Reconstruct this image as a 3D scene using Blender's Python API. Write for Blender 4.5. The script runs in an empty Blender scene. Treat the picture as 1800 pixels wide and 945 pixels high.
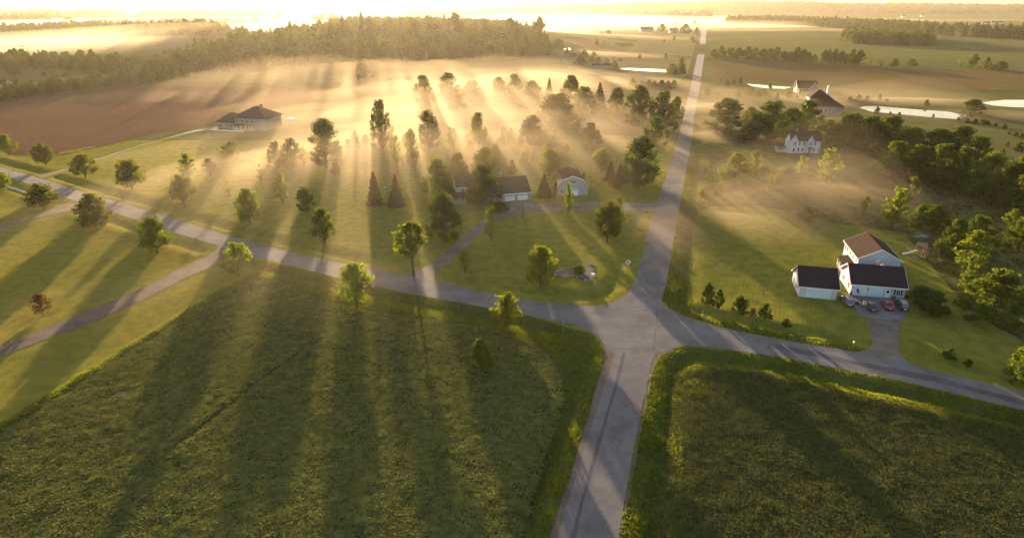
import bpy, bmesh, math, random
import numpy as np
from mathutils import Vector, Matrix
from mathutils.geometry import tessellate_polygon

random.seed(7); RNG = np.random.default_rng(7)
scene = bpy.context.scene
COL = scene.collection
R = math.radians

# ---------------------------------------------------------------- camera
CAM_H = 62.0
FPX = 1100.0                       # focal length in pixels of the 1800 px wide photograph
PITCH = math.atan((472.5 - 12.0) / FPX)
cam = bpy.data.cameras.new("camera"); camo = bpy.data.objects.new("camera", cam); COL.objects.link(camo)
camo.location = (0, 0, CAM_H); camo.rotation_euler = (R(90) - PITCH, 0, 0)
cam.sensor_width = 36; cam.lens = 36 * FPX / 1800; cam.clip_start = 1; cam.clip_end = 60000
scene.camera = camo
# ---------------------------------------------------------------- sky and sun
SUN_EL = R(5.6); SUN_AZ = R(-11.8)          # azimuth from +Y towards +X
world = bpy.data.worlds.new("World"); scene.world = world; world.use_nodes = True
wn = world.node_tree
sky = wn.nodes.new("ShaderNodeTexSky"); sky.sky_type = 'NISHITA'; sky.sun_disc = False
sky.sun_elevation = SUN_EL; sky.sun_rotation = SUN_AZ
sky.air_density = 1.0; sky.dust_density = 2.0; sky.ozone_density = 1.0; sky.altitude = 300
bg = wn.nodes["Background"]; bg.inputs[1].default_value = 0.09
wn.links.new(sky.outputs[0], bg.inputs[0])
sun = bpy.data.lights.new("sun", 'SUN'); suno = bpy.data.objects.new("sun", sun); COL.objects.link(suno)
sun.energy = 5.0; sun.angle = R(0.6); sun.color = (1.0, 0.75, 0.47)
sd = Vector((math.sin(SUN_AZ) * math.cos(SUN_EL), math.cos(SUN_AZ) * math.cos(SUN_EL), math.sin(SUN_EL)))
suno.rotation_euler = sd.to_track_quat('Z', 'Y').to_euler(); suno.location = (0, 0, 300)
scene.view_settings.view_transform = 'Standard'; scene.view_settings.look = 'None'
scene.view_settings.exposure = 2.38; scene.view_settings.gamma = 1
cy = scene.cycles
cy.max_bounces = 5; cy.diffuse_bounces = 2; cy.glossy_bounces = 2; cy.transmission_bounces = 3
cy.volume_bounces = 0; cy.transparent_max_bounces = 64
cy.use_adaptive_sampling = True; cy.adaptive_threshold = 0.012
cy.denoising_prefilter = 'NONE'; cy.caustics_reflective = False; cy.caustics_refractive = False

# ---------------------------------------------------------------- mapping: photograph pixel -> place on the ground
SP, CP = math.sin(PITCH), math.cos(PITCH)
def flat(x, y, z=0.0):
    u = (x - 900) / FPX; v = (y - 472.5) / FPX
    t = (CAM_H - z) / (SP + v * CP)
    return u * t, (CP - v * SP) * t
def sstep(a, b, x):
    t = np.clip((x - a) / (b - a), 0, 1); return t * t * (3 - 2 * t)
_lat = RNG.random((256, 256))
def vnoise(x, y, s, seed=0):
    x = np.asarray(x, float) / s + seed * 17.31; y = np.asarray(y, float) / s + seed * 9.73
    xi = np.floor(x).astype(int); yi = np.floor(y).astype(int); fx = x - xi; fy = y - yi
    fx = fx * fx * (3 - 2 * fx); fy = fy * fy * (3 - 2 * fy)
    a = _lat[xi & 255, yi & 255]; b = _lat[(xi + 1) & 255, yi & 255]; c = _lat[xi & 255, (yi + 1) & 255]; d = _lat[(xi + 1) & 255, (yi + 1) & 255]
    return (a * (1 - fx) + b * fx) * (1 - fy) + (c * (1 - fx) + d * fx) * fy - .5
def fbm(x, y, s, o=4, seed=0):
    r = 0; a = 1.0
    for i in range(o): r = r + a * vnoise(x, y, s / 2 ** i, seed + i); a *= .5
    return r
def hills(x, y):
    x = np.asarray(x, float); y = np.asarray(y, float)
    r = np.sqrt(((x + 280) / 450) ** 2 + ((y - 1240) / 500) ** 2)
    h = 27 * np.exp(-np.maximum(r, 0) ** 3.0)
    far = sstep(4200, 6800, y)
    rise = np.interp(x, [-9000, -1500, 300, 2300, 3600, 5500, 12000], [0, 0, 66, 92, 72, 60, 55])
    h = h + far * rise * (1 + .25 * fbm(x, y, 900, 3, 5)) * sstep(-1600, 600, x)
    h = h + sstep(2300, 4200, y) * 10 * (fbm(x, y, 800, 3, 8) + .1)
    return h
def ground(x, y):
    h = 0.0
    X, Y = flat(x, y)
    for _ in range(8):
        h = .5 * h + .5 * float(hills(X, Y)); X, Y = flat(x, y, h)
    return X, Y, float(hills(X, Y))
def top_of(x, y, ty):
    """height of something standing at pixel (x,y) whose top shows at row ty"""
    X, Y, Z = ground(x, y); v = (ty - 472.5) / FPX
    # depth f = Y*CP+(H-z)*SP ; d = -Y*SP+(H-z)*CP ; d/f = v
    k = Y * (v * CP + SP) / (CP - v * SP)
    return max(.3, CAM_H - k - Z)
def px_per_m(x, y):
    X, Y, Z = ground(x, y); return FPX / (Y * CP + (CAM_H - Z) * SP)

# ---------------------------------------------------------------- objects
def tag(o, label=None, cat=None, group=None, kind=None):
    if label: o['label'] = label
    if cat: o['category'] = cat
    if group: o['group'] = group
    if kind: o['kind'] = kind
    return o
def link(name, me, mats, parent=None):
    o = bpy.data.objects.new(name, me); COL.objects.link(o)
    if mats is not None and len(me.materials) == 0:
        for m in (mats if isinstance(mats, (list, tuple)) else [mats]): me.materials.append(m)
    if parent: o.parent = parent
    return o
def npmesh(name, V, F, idx=None, smooth=False):
    """fast mesh: V (n,3), F (m,k) all with k corners"""
    me = bpy.data.meshes.new(name); V = np.asarray(V, np.float32); F = np.asarray(F, np.int32); m, k = F.shape
    me.vertices.add(len(V)); me.vertices.foreach_set('co', V.ravel())
    me.loops.add(m * k); me.loops.foreach_set('vertex_index', F.ravel())
    me.polygons.add(m); me.polygons.foreach_set('loop_start', np.arange(0, m * k, k, dtype=np.int32))
    if idx is not None: me.polygons.foreach_set('material_index', np.asarray(idx, np.int32))
    if smooth: me.polygons.foreach_set('use_smooth', np.ones(m, bool))
    me.update(calc_edges=True); return me
def empty(name, loc, rz=0, **k):
    o = bpy.data.objects.new(name, None); COL.objects.link(o); o.location = loc; o.rotation_euler = (0, 0, rz)
    o.empty_display_size = .5; return tag(o, **k)
class MB:
    def __init__(s): s.v = []; s.f = []
    def box(s, x0, y0, z0, x1, y1, z1):
        n = len(s.v); s.v += [(x0, y0, z0), (x1, y0, z0), (x1, y1, z0), (x0, y1, z0), (x0, y0, z1), (x1, y0, z1), (x1, y1, z1), (x0, y1, z1)]
        s.f += [tuple(n + i for i in q) for q in ((0, 3, 2, 1), (4, 5, 6, 7), (0, 1, 5, 4), (1, 2, 6, 5), (2, 3, 7, 6), (3, 0, 4, 7))]; return s
    def poly(s, pts, faces):
        n = len(s.v); s.v += [tuple(p) for p in pts]; s.f += [tuple(n + i for i in f) for f in faces]; return s
    def slab(s, quad, th):
        """planar outline thickened downwards along its normal"""
        q = [Vector(p) for p in quad]; nn = (q[1] - q[0]).cross(q[2] - q[0]).normalized()
        if nn.z < 0: q.reverse(); nn = -nn
        b = [p - nn * th for p in q]; k = len(q); n = len(s.v); s.v += [tuple(p) for p in q + b]
        s.f.append(tuple(n + i for i in range(k))); s.f.append(tuple(n + k + i for i in reversed(range(k))))
        s.f += [(n + i, n + k + i, n + k + (i + 1) % k, n + (i + 1) % k) for i in range(k)]; return s
    def extr(s, prof, y0, y1, axis='y'):
        """profile of (a,z) extruded along y (or x)"""
        k = len(prof); n = len(s.v)
        for t in (y0, y1): s.v += [((a, t, z) if axis == 'y' else (t, a, z)) for a, z in prof]
        s.f.append(tuple(n + i for i in range(k))); s.f.append(tuple(n + k + i for i in reversed(range(k))))
        s.f += [(n + i, n + k + i, n + k + (i + 1) % k, n + (i + 1) % k) for i in range(k)]; return s
    def tube(s, p, q, r0, r1=None, n=6):
        r1 = r0 if r1 is None else r1; p = Vector(p); q = Vector(q); d = (q - p).normalized()
        a = d.orthogonal().normalized(); b = d.cross(a); m = len(s.v)
        for c, r in ((p, r0), (q, r1)):
            for i in range(n):
                t = 2 * math.pi * i / n; s.v.append(tuple(c + a * r * math.cos(t) + b * r * math.sin(t)))
        s.f += [(m + i, m + (i + 1) % n, m + n + (i + 1) % n, m + n + i) for i in range(n)]
        s.f += [tuple(m + i for i in reversed(range(n))), tuple(m + n + i for i in range(n))]; return s
    def mesh(s, name, bevel=0):
        me = bpy.data.meshes.new(name); me.from_pydata(s.v, [], s.f)
        bm = bmesh.new(); bm.from_mesh(me); bmesh.ops.recalc_face_normals(bm, faces=bm.faces)
        if bevel: bmesh.ops.bevel(bm, geom=list(bm.edges), offset=bevel, segments=2, affect='EDGES', profile=.6)
        bm.to_mesh(me); bm.free(); me.update(); return me
    def build(s, name, m, parent=None, bevel=0): return link(name, s.mesh(name, bevel), m, parent)

# ---------------------------------------------------------------- materials
def nodes(name):
    m = bpy.data.materials.new(name); m.use_nodes = True; nt = m.node_tree; b = nt.nodes['Principled BSDF']
    return m, nt, b
def N(nt, t, **k):
    n = nt.nodes.new(t)
    for a, v in k.items(): setattr(n, a, v)
    return n
def ramp(nt, stops):
    r = N(nt, 'ShaderNodeValToRGB'); e = r.color_ramp.elements
    while len(e) < len(stops): e.new(.5)
    for i, (p, c) in enumerate(stops): e[i].position = p; e[i].color = (*c, 1)
    return r
def coords(nt, rot=0.0, scale=(1, 1, 1)):
    g = N(nt, 'ShaderNodeNewGeometry'); mp = N(nt, 'ShaderNodeMapping'); mp.inputs['Rotation'].default_value = (0, 0, rot); mp.inputs['Scale'].default_value = scale
    nt.links.new(g.outputs['Position'], mp.inputs['Vector']); return mp.outputs[0]
def noise(nt, vec, s, d=4, rough=.55):
    n = N(nt, 'ShaderNodeTexNoise'); n.inputs['Scale'].default_value = s; n.inputs['Detail'].default_value = d; n.inputs['Roughness'].default_value = rough
    nt.links.new(vec, n.inputs['Vector']); return n.outputs[0]
def mixc(nt, f, a, b, mode='MIX'):
    m = N(nt, 'ShaderNodeMix', data_type='RGBA', blend_type=mode)
    for k, v in ((0, f), (6, a), (7, b)):
        if isinstance(v, (int, float)): m.inputs[k].default_value = v
        elif isinstance(v, tuple): m.inputs[k].default_value = (*v, 1)
        else: nt.links.new(v, m.inputs[k])
    return m.outputs[2]
def groundmat(name, c1, c2, c3, big=.02, small=.6, bump=.3, bscale=1.5, rough=.9, stripes=None, rot=0, sheen=0.0, translucent=0.0, bdist=.3):
    m, nt, b = nodes(name); v = coords(nt)
    r1 = ramp(nt, [(.35, c1), (.65, c2)]); nt.links.new(noise(nt, v, big, 5, .6), r1.inputs[0])
    r2 = ramp(nt, [(.42, (0, 0, 0)), (.62, (1, 1, 1))]); nt.links.new(noise(nt, v, small, 4), r2.inputs[0])
    fac = N(nt, 'ShaderNodeMath', operation='MULTIPLY'); nt.links.new(r2.outputs[0], fac.inputs[0]); fac.inputs[1].default_value = .7
    col = mixc(nt, fac.outputs[0], r1.outputs[0], c3)
    h = noise(nt, v, bscale, 6, .7)
    if stripes:
        w = N(nt, 'ShaderNodeTexWave', wave_type='BANDS', bands_direction='X'); w.inputs['Scale'].default_value = stripes[0]; w.inputs['Distortion'].default_value = stripes[2]; w.inputs['Detail'].default_value = 2
        w.inputs['Detail Scale'].default_value = .6
        nt.links.new(coords(nt, rot), w.inputs['Vector'])
        mm = N(nt, 'ShaderNodeMath', operation='MULTIPLY'); nt.links.new(w.outputs[1], mm.inputs[0]); mm.inputs[1].default_value = stripes[1]
        col = mixc(nt, mm.outputs[0], col, c3)
        ad = N(nt, 'ShaderNodeMath', operation='MULTIPLY_ADD'); nt.links.new(w.outputs[1], ad.inputs[0]); ad.inputs[1].default_value = stripes[1] * .5; nt.links.new(h, ad.inputs[2]); h = ad.outputs[0]
    nt.links.new(col, b.inputs['Base Color']); b.inputs['Roughness'].default_value = rough; b.inputs['Specular IOR Level'].default_value = 0
    if sheen: b.inputs['Sheen Weight'].default_value = sheen; b.inputs['Sheen Roughness'].default_value = .5
    bp = N(nt, 'ShaderNodeBump'); bp.inputs['Strength'].default_value = bump; bp.inputs['Distance'].default_value = bdist
    nt.links.new(h, bp.inputs['Height']); nt.links.new(bp.outputs[0], b.inputs['Normal'])
    return m
def plain(name, c, rough=.6, var=.12, s=2.0, metal=0, bump=0, spec=.4, objrand=0):
    m, nt, b = nodes(name); tc = N(nt, 'ShaderNodeTexCoord')
    d = tuple(x * (1 - var) for x in c); e = tuple(min(1, x * (1 + var)) for x in c)
    r = ramp(nt, [(.3, d), (.7, e)]); nv = noise(nt, tc.outputs['Object'], s, 5, .6); nt.links.new(nv, r.inputs[0])
    nt.links.new(r.outputs[0], b.inputs['Base Color']); b.inputs['Roughness'].default_value = rough; b.inputs['Metallic'].default_value = metal
    b.inputs['Specular IOR Level'].default_value = spec
    if bump:
        bp = N(nt, 'ShaderNodeBump'); bp.inputs['Strength'].default_value = bump; bp.inputs['Distance'].default_value = .05
        nt.links.new(nv, bp.inputs['Height']); nt.links.new(bp.outputs[0], b.inputs['Normal'])
    return m
def siding(name, c, pitch=6.0, s=.35):
    m, nt, b = nodes(name); tc = N(nt, 'ShaderNodeTexCoord'); w = N(nt, 'ShaderNodeTexWave', wave_type='BANDS', bands_direction='Z', wave_profile='SAW'); w.inputs['Scale'].default_value = pitch * .16
    nt.links.new(tc.outputs['Object'], w.inputs['Vector'])
    r = ramp(nt, [(.3, tuple(x * .9 for x in c)), (.7, c)]); nt.links.new(noise(nt, tc.outputs['Object'], .8, 4), r.inputs[0])
    nt.links.new(r.outputs[0], b.inputs['Base Color']); b.inputs['Roughness'].default_value = .55
    bp = N(nt, 'ShaderNodeBump'); bp.inputs['Strength'].default_value = s; bp.inputs['Distance'].default_value = .03
    nt.links.new(w.outputs[1], bp.inputs['Height']); nt.links.new(bp.outputs[0], b.inputs['Normal']); return m
def leafmat(name, c1, c2, tr=.35, tcol=None):
    m, nt, b = nodes(name); nt.nodes.remove(b); out = nt.nodes['Material Output']
    oi = N(nt, 'ShaderNodeObjectInfo'); v = coords(nt)
    r = ramp(nt, [(.3, c1), (.7, c2)]); nt.links.new(noise(nt, v, .55, 3), r.inputs[0])
    hs = N(nt, 'ShaderNodeHueSaturation'); nt.links.new(r.outputs[0], hs.inputs['Color'])
    mr = N(nt, 'ShaderNodeMapRange'); mr.inputs[3].default_value = .72; mr.inputs[4].default_value = 1.25; nt.links.new(oi.outputs['Random'], mr.inputs[0]); nt.links.new(mr.outputs[0], hs.inputs['Value'])
    mh = N(nt, 'ShaderNodeMapRange'); mh.inputs[3].default_value = .485; mh.inputs[4].default_value = .51; nt.links.new(oi.outputs['Random'], mh.inputs[0]); nt.links.new(mh.outputs[0], hs.inputs['Hue'])
    d = N(nt, 'ShaderNodeBsdfDiffuse'); t = N(nt, 'ShaderNodeBsdfTranslucent'); mx = N(nt, 'ShaderNodeMixShader'); mx.inputs[0].default_value = tr
    nt.links.new(hs.outputs[0], d.inputs[0]); nt.links.new(mixc(nt, 1.0, hs.outputs[0], tcol or (1.6, 1.5, .6), 'MULTIPLY'), t.inputs[0])
    nt.links.new(d.outputs[0], mx.inputs[1]); nt.links.new(t.outputs[0], mx.inputs[2]); nt.links.new(mx.outputs[0], out.inputs[0]); return m
def volmat(name, dens, col, g):
    m, nt, b = nodes(name); nt.nodes.remove(b)
    v = N(nt, 'ShaderNodeVolumePrincipled'); v.inputs['Density'].default_value = dens; v.inputs['Color'].default_value = (*col, 1); v.inputs['Anisotropy'].default_value = g
    nt.links.new(v.outputs[0], nt.nodes['Material Output'].inputs['Volume']); return m
M = {}
M['ground'] = groundmat('ground_meadow', (.085, .095, .03), (.15, .14, .045), (.11, .085, .04), big=.006, small=.08, bump=.4, bscale=.4)
M['lawn'] = groundmat('mown_lawn', (.185, .17, .028), (.25, .21, .036), (.115, .125, .022), big=.035, small=.35, bump=1, bscale=1.8, stripes=(.33, .22, 2.5), rot=R(24), bdist=.25)
M['lawn_rows'] = groundmat('mown_hay_strip', (.20, .17, .032), (.26, .20, .04), (.135, .135, .026), big=.04, small=.4, bump=.9, bscale=1.6, stripes=(.30, .28, 3.0), rot=R(24.0), bdist=.3)
M['meadow'] = groundmat('rough_meadow', (.095, .095, .026), (.15, .135, .04), (.07, .055, .025), big=.025, small=.25, bump=1, bscale=.9, bdist=.4)
M['verge'] = groundmat('verge_soil_grass', (.07, .09, .018), (.11, .125, .025), (.06, .055, .02), big=.08, small=.8, bump=.8, bscale=2)
M['crop_soil'] = groundmat('crop_soil', (.07, .08, .022), (.09, .095, .026), (.06, .05, .02), big=.06, small=.9, bump=.8, bscale=2.5)
M['plough'] = groundmat('ploughed_soil', (.115, .062, .04), (.145, .08, .05), (.10, .052, .034), big=.015, small=.3, bump=.6, bscale=1.2, stripes=(.15, .2, 1), rot=R(20))
M['stubble'] = groundmat('stubble_field', (.13, .075, .04), (.17, .10, .05), (.11, .10, .035), big=.008, small=.05, bump=.4, bscale=.5, stripes=(.02, .5, 2), rot=R(75))
M['green_field'] = groundmat('green_field', (.10, .115, .035), (.14, .14, .045), (.12, .10, .04), big=.005, small=.03, bump=.4, bscale=.5, stripes=(.012, .35, 2), rot=R(75))
M['pale_field'] = groundmat('pale_grain_field', (.20, .16, .075), (.24, .19, .09), (.17, .14, .06), big=.006, small=.04, bump=.3, bscale=.5)
def roadmat(name, a, b_, crack=.6):
    m, nt, b = nodes(name); v = coords(nt)
    r = ramp(nt, [(.38, tuple(x*.93 for x in a)), (.6, tuple(x*1.08 for x in b_))]); nt.links.new(noise(nt, v, .16, 7, .7), r.inputs[0])
    f = ramp(nt, [(.35, (.8, .8, .8)), (.65, (1.15, 1.12, 1.1))]); nt.links.new(noise(nt, v, 9, 4, .8), f.inputs[0])
    col = mixc(nt, 1.0, r.outputs[0], f.outputs[0], 'MULTIPLY')
    vo = N(nt, 'ShaderNodeTexVoronoi', feature='DISTANCE_TO_EDGE'); vo.inputs['Scale'].default_value = .16; nt.links.new(v, vo.inputs['Vector'])
    rr = ramp(nt, [(0, (1, 1, 1)), (.012, (0, 0, 0))]); nt.links.new(vo.outputs[0], rr.inputs[0])
    mk = ramp(nt, [(.5, (0, 0, 0)), (.6, (crack,) * 3)]); nt.links.new(noise(nt, v, .07, 3), mk.inputs[0])
    f2 = mixc(nt, 1.0, rr.outputs[0], mk.outputs[0], 'MULTIPLY')
    col = mixc(nt, f2, col, tuple(x * .45 for x in a))
    nt.links.new(col, b.inputs['Base Color']); b.inputs['Roughness'].default_value = .85; b.inputs['Specular IOR Level'].default_value = .08
    bp = N(nt, 'ShaderNodeBump'); bp.inputs['Strength'].default_value = .25; bp.inputs['Distance'].default_value = .03
    nt.links.new(noise(nt, v, 14, 3, .8), bp.inputs['Height']); nt.links.new(bp.outputs[0], b.inputs['Normal']); return m
M['road'] = roadmat('worn_asphalt', (.13, .115, .122), (.16, .145, .15))
M['tyre_track'] = roadmat('worn_asphalt_dark', (.08, .07, .085), (.105, .092, .105), .2)
M['gravel'] = roadmat('gravel_drive', (.14, .108, .095), (.19, .15, .13), .1)
M['dirt'] = roadmat('dirt_track', (.105, .07, .058), (.145, .10, .08), .1)
M['trail'] = roadmat('grassy_trail', (.11, .085, .05), (.15, .115, .065), .1)
M['shoulder'] = roadmat('gravel_shoulder', (.10, .075, .065), (.15, .11, .09), .1)
M['concrete'] = roadmat('concrete_pad', (.14, .125, .13), (.18, .16, .165), .1)
M['bark'] = plain('bark', (.10, .075, .05), .95, .3, 6, bump=.6)
M['leaf_maple'] = leafmat('leaf_maple', (.06, .09, .015), (.11, .125, .02), .45)
M['leaf_dark'] = leafmat('leaf_dark', (.045, .075, .014), (.085, .105, .018), .4)
M['leaf_bright'] = leafmat('leaf_bright', (.09, .125, .016), (.14, .165, .022), .5)
M['leaf_mid'] = leafmat('leaf_mid', (.065, .095, .014), (.105, .13, .02), .42)
M['leaf_pine'] = leafmat('needles', (.028, .04, .014), (.05, .06, .02), .12)
M['leaf_far'] = leafmat('leaf_far', (.055, .08, .018), (.10, .12, .028), .35)
M['leaf_rust'] = leafmat('leaf_rust', (.10, .05, .02), (.13, .07, .03), .25)
M['leaf_crop'] = leafmat('leaf_crop', (.21, .235, .065), (.34, .315, .095), .55, (1.6, 1.5, .5))
M['leaf_crop2'] = leafmat('leaf_crop2', (.115, .13, .045), (.17, .17, .055), .5, (1.6, 1.5, .5)); M['leaf_scrub'] = leafmat('leaf_scrub', (.075, .08, .028), (.12, .11, .04), .4)
M['leaf_grass'] = leafmat('leaf_grass', (.10, .13, .02), (.16, .18, .03), .5)
M['white'] = siding('white_siding', (.52, .54, .60)); M['trim'] = plain('white_trim', (.8, .8, .8), .5, .04)
M['doorpanel'] = siding('garage_door_panel', (.62, .68, .76), 2.0, .5)
M['grey'] = siding('grey_siding', (.36, .35, .40)); M['sage'] = siding('sage_siding', (.40, .40, .33)); M['brick'] = plain('pale_brick', (.26, .185, .165), .85, .15, 3, bump=.4)
M['cream'] = siding('cream_siding', (.33, .28, .235))
M['shingle_dark'] = plain('shingle_dark', (.032, .022, .030), .9, .25, 5, bump=.5, spec=.05)
M['shingle_brown'] = plain('shingle_brown', (.042, .020, .014), .9, .22, 5, bump=.5, spec=.05)
M['shingle_grey'] = plain('shingle_grey', (.06, .042, .038), .9, .2, 5, bump=.5, spec=.05)
M['glass'] = plain('window_glass', (.02, .025, .03), .08, .1, 1, spec=.8)
M['shutter'] = plain('shutter_black', (.02, .02, .022), .6); M['redtrim'] = plain('red_trim', (.45, .03, .04), .5, .05)
M['wood'] = plain('weathered_wood', (.30, .20, .13), .85, .25, 4, bump=.3); M['redwood'] = plain('red_wood', (.30, .09, .055), .8, .2, 4)
M['stone'] = plain('field_stone', (.28, .22, .19), .9, .35, 3, bump=.6); M['metal'] = plain('grey_metal', (.35, .35, .36), .45, .1, 2, metal=.7)
M['black'] = plain('black_rubber', (.02, .02, .02), .7, .2); M['plate'] = plain('plate_white', (.8, .8, .82), .4, .03)
M['blue'] = plain('blue_plastic', (.06, .09, .22), .5); M['tarp'] = plain('pale_tarp', (.22, .25, .24), .6, .15)
M['yellow'] = plain('sign_face', (.62, .58, .45), .5, .08)
def paint(name, c, metal=.4): 
    m, nt, b = nodes(name); b.inputs['Base Color'].default_value = (*c, 1); b.inputs['Metallic'].default_value = metal; b.inputs['Roughness'].default_value = .3
    b.inputs['Coat Weight'].default_value = .35; b.inputs['Coat Roughness'].default_value = .08
    tc = N(nt, 'ShaderNodeTexCoord'); r = ramp(nt, [(.3, (.26,) * 3), (.7, (.42,) * 3)]); nt.links.new(noise(nt, tc.outputs['Object'], 2.5, 4), r.inputs[0]); nt.links.new(r.outputs[0], b.inputs['Roughness']); return m
M['paint_silver'] = paint('paint_silver', (.16, .15, .14)); M['paint_grey'] = paint('paint_grey', (.055, .03, .032)); M['paint_red'] = paint('paint_red', (.30, .015, .02), .15); M['paint_black'] = paint('paint_black', (.045, .018, .022), .25)
M['red_lamp'] = plain('red_lamp', (.4, .02, .02), .3)
mw, nt, b = nodes('pond_water'); b.inputs['Base Color'].default_value = (.02, .025, .02, 1); b.inputs['Roughness'].default_value = .06; b.inputs['IOR'].default_value = 1.33; b.inputs['Specular IOR Level'].default_value = .8
bp = N(nt, 'ShaderNodeBump'); bp.inputs['Strength'].default_value = .05; bp.inputs['Distance'].default_value = .05; nt.links.new(noise(nt, coords(nt), .6, 3), bp.inputs['Height']); nt.links.new(bp.outputs[0], b.inputs['Normal']); M['water'] = mw

# ---------------------------------------------------------------- outlines read from the photograph (pixels), laid on the ground
NS_L = [(1165, 325), (1155, 359), (1141, 400), (1129, 450), (1114, 500), (1107, 512), (1097, 520), (1080, 531), (1062, 536)]
NS_L_FAR = [(1237, 40), (1234, 50), (1232, 60), (1230, 80), (1226, 100), (1221, 120), (1215, 150), (1207, 180), (1201, 207), (1193, 240), (1184, 270), (1175, 300)]
NS_R_FAR = [(1206, 300), (1212, 270), (1217, 240), (1220, 207), (1225, 180), (1231, 150), (1235, 120), (1238, 100), (1240, 80), (1241.5, 60), (1241.5, 50), (1242, 40)]
EW_UP_L = [(1045, 538), (987, 535), (915, 526), (872, 518), (825, 508), (762, 494), (700, 482), (625, 468), (562, 454), (500, 441), (450, 427), (400, 414), (325, 391), (275, 375), (212, 356), (150, 339), (100, 323), (60, 310), (0, 294), (-150, 253)]
EW_LO_L = [(-150, 265), (0, 307), (60, 327), (95, 341), (140, 356), (190, 372), (250, 390), (300, 407), (380, 431), (445, 451), (500, 465), (550, 477), (600, 490), (657, 502), (712, 514), (775, 526), (862, 542), (920, 552), (962, 562), (1000, 568), (1025, 577), (1045, 588), (1058, 600), (1066, 612), (1080, 620)]
NS_LL = [(1075, 640), (1070, 657), (1062, 680), (1054, 709), (1040, 748), (1022, 809), (1007, 856), (992, 900), (981, 945), (958, 1020)]
NS_RR = [(1070, 1020), (1087, 945), (1096, 889), (1105, 839), (1113, 791), (1122, 751), (1130, 709), (1135, 690), (1141, 660), (1145, 637), (1151, 622)]
EW_LO_R = [(1165, 619), (1180, 614), (1195, 609), (1225, 607), (1275, 614), (1350, 624), (1425, 638), (1500, 653), (1575, 668), (1650, 685), (1725, 704), (1800, 722), (1950, 765)]
EW_UP_R = [(1950, 724), (1800, 690), (1750, 677), (1700, 665), (1637, 650), (1590, 637), (1542, 626), (1500, 618), (1462, 611), (1400, 602), (1350, 593), (1300, 583), (1260, 574), (1230, 566), (1205, 557), (1187, 549), (1172, 540), (1163, 531), (1165, 522), (1171, 500), (1180, 450), (1187, 400), (1196, 359), (1201, 325)]
ROAD = NS_R_FAR[::-1][:0] + NS_L_FAR + NS_L + EW_UP_L + EW_LO_L + NS_LL + NS_RR + EW_LO_R + EW_UP_R + NS_R_FAR
D1 = [(380, 432), (380, 440), (360, 452), (300, 480), (272, 497), (230, 514), (120, 560), (0, 607), (-150, 660), (-150, 688), (0, 628), (52, 607), (173, 563), (275, 516), (325, 489), (385, 464), (398, 452), (400, 438)]
D2 = [(138, 354), (95, 366), (62, 378), (0, 395), (-120, 424), (-120, 434), (0, 403), (50, 387), (100, 376), (145, 368), (160, 362)]
D3 = [(62, 310), (100, 301.5), (150, 286), (233, 260), (300, 241), (340, 229.5), (384, 222), (384, 227), (345, 231.5), (300, 242.3), (233, 261.6), (150, 288.5), (100, 305), (75, 313)]
D4 = [(708, 483), (737, 475), (765, 459), (787, 440), (805, 422), (817, 411), (840, 393), (862, 378), (890, 367), (905, 362), (942, 361), (987, 358), (1060, 356), (1157, 357), (1152, 371), (1060, 370), (987, 369), (951, 371), (925, 374), (905, 378), (880, 388), (862, 397), (832, 421), (820, 435), (795, 453), (767, 480), (762, 495)]
APRON = [(889, 357), (931, 353), (951, 369), (908, 375), (897, 367)]
D5 = [(1521, 561), (1530, 585), (1534, 603), (1524, 615), (1505, 620), (1590, 640), (1600, 638), (1580, 622), (1581, 595), (1580, 566)]
PAD = [(1492, 519), (1510, 557), (1587, 566), (1597, 547), (1592, 530), (1588, 528)]
DRIVES = [D1, D2, D3, D4, D5, PAD]
SHOULDER_L = [(1058, 598), (1062, 615), (1061, 637), (1054, 660), (1042, 700), (1030, 745), (1017, 784), (1000, 844), (975, 914), (965, 945), (945, 1020), (970, 1020), (988, 945), (1030, 820), (1060, 709), (1078, 657), (1085, 625)]
SHOULDER_R = [(1146, 620), (1138, 680), (1126, 740), (1106, 850), (1087, 945), (1080, 1000), (1084, 1000), (1092, 945), (1110, 850), (1131, 735), (1144, 672), (1152, 640), (1168, 624), (1185, 614)]
CROP_L = [(456, 487), (393, 518), (335, 550), (272, 590), (210, 628), (105, 696), (0, 764), (-120, 845), (-120, 1040), (880, 1040), (915, 945), (932, 884), (950, 822), (982, 735), (990, 700), (982, 660), (967, 627), (937, 605), (900, 590), (840, 578), (760, 565), (690, 552), (640, 548), (560, 528), (500, 500)]
CROP_R = [(1180, 657), (1195, 648), (1275, 646), (1350, 659), (1425, 676), (1475, 690), (1550, 706), (1650, 726), (1800, 757), (1950, 800), (1950, 1040), (1172, 1040), (1168, 945), (1163, 860), (1168, 800), (1174, 720)]
W2 = lambda poly: np.array([flat(*p) for p in poly])
def inpoly(X, Y, P):
    ins = np.zeros(X.shape, bool); n = len(P)
    for i in range(n):
        x1, y1 = P[i]; x2, y2 = P[(i + 1) % n]
        if y1 == y2: continue
        c = ((y1 > Y) != (y2 > Y)) & (X < (x2 - x1) * (Y - y1) / (y2 - y1) + x1); ins ^= c
    return ins
def dline(X, Y, P, closed=False):
    d = np.full(X.shape, 1e9); n = len(P)
    for i in range(n if closed else n - 1):
        a = P[i]; b = P[(i + 1) % n]; ab = b - a; L = (ab ** 2).sum() + 1e-9
        t = np.clip(((X - a[0]) * ab[0] + (Y - a[1]) * ab[1]) / L, 0, 1)
        d = np.minimum(d, np.hypot(X - a[0] - t * ab[0], Y - a[1] - t * ab[1]))
    return d

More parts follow.
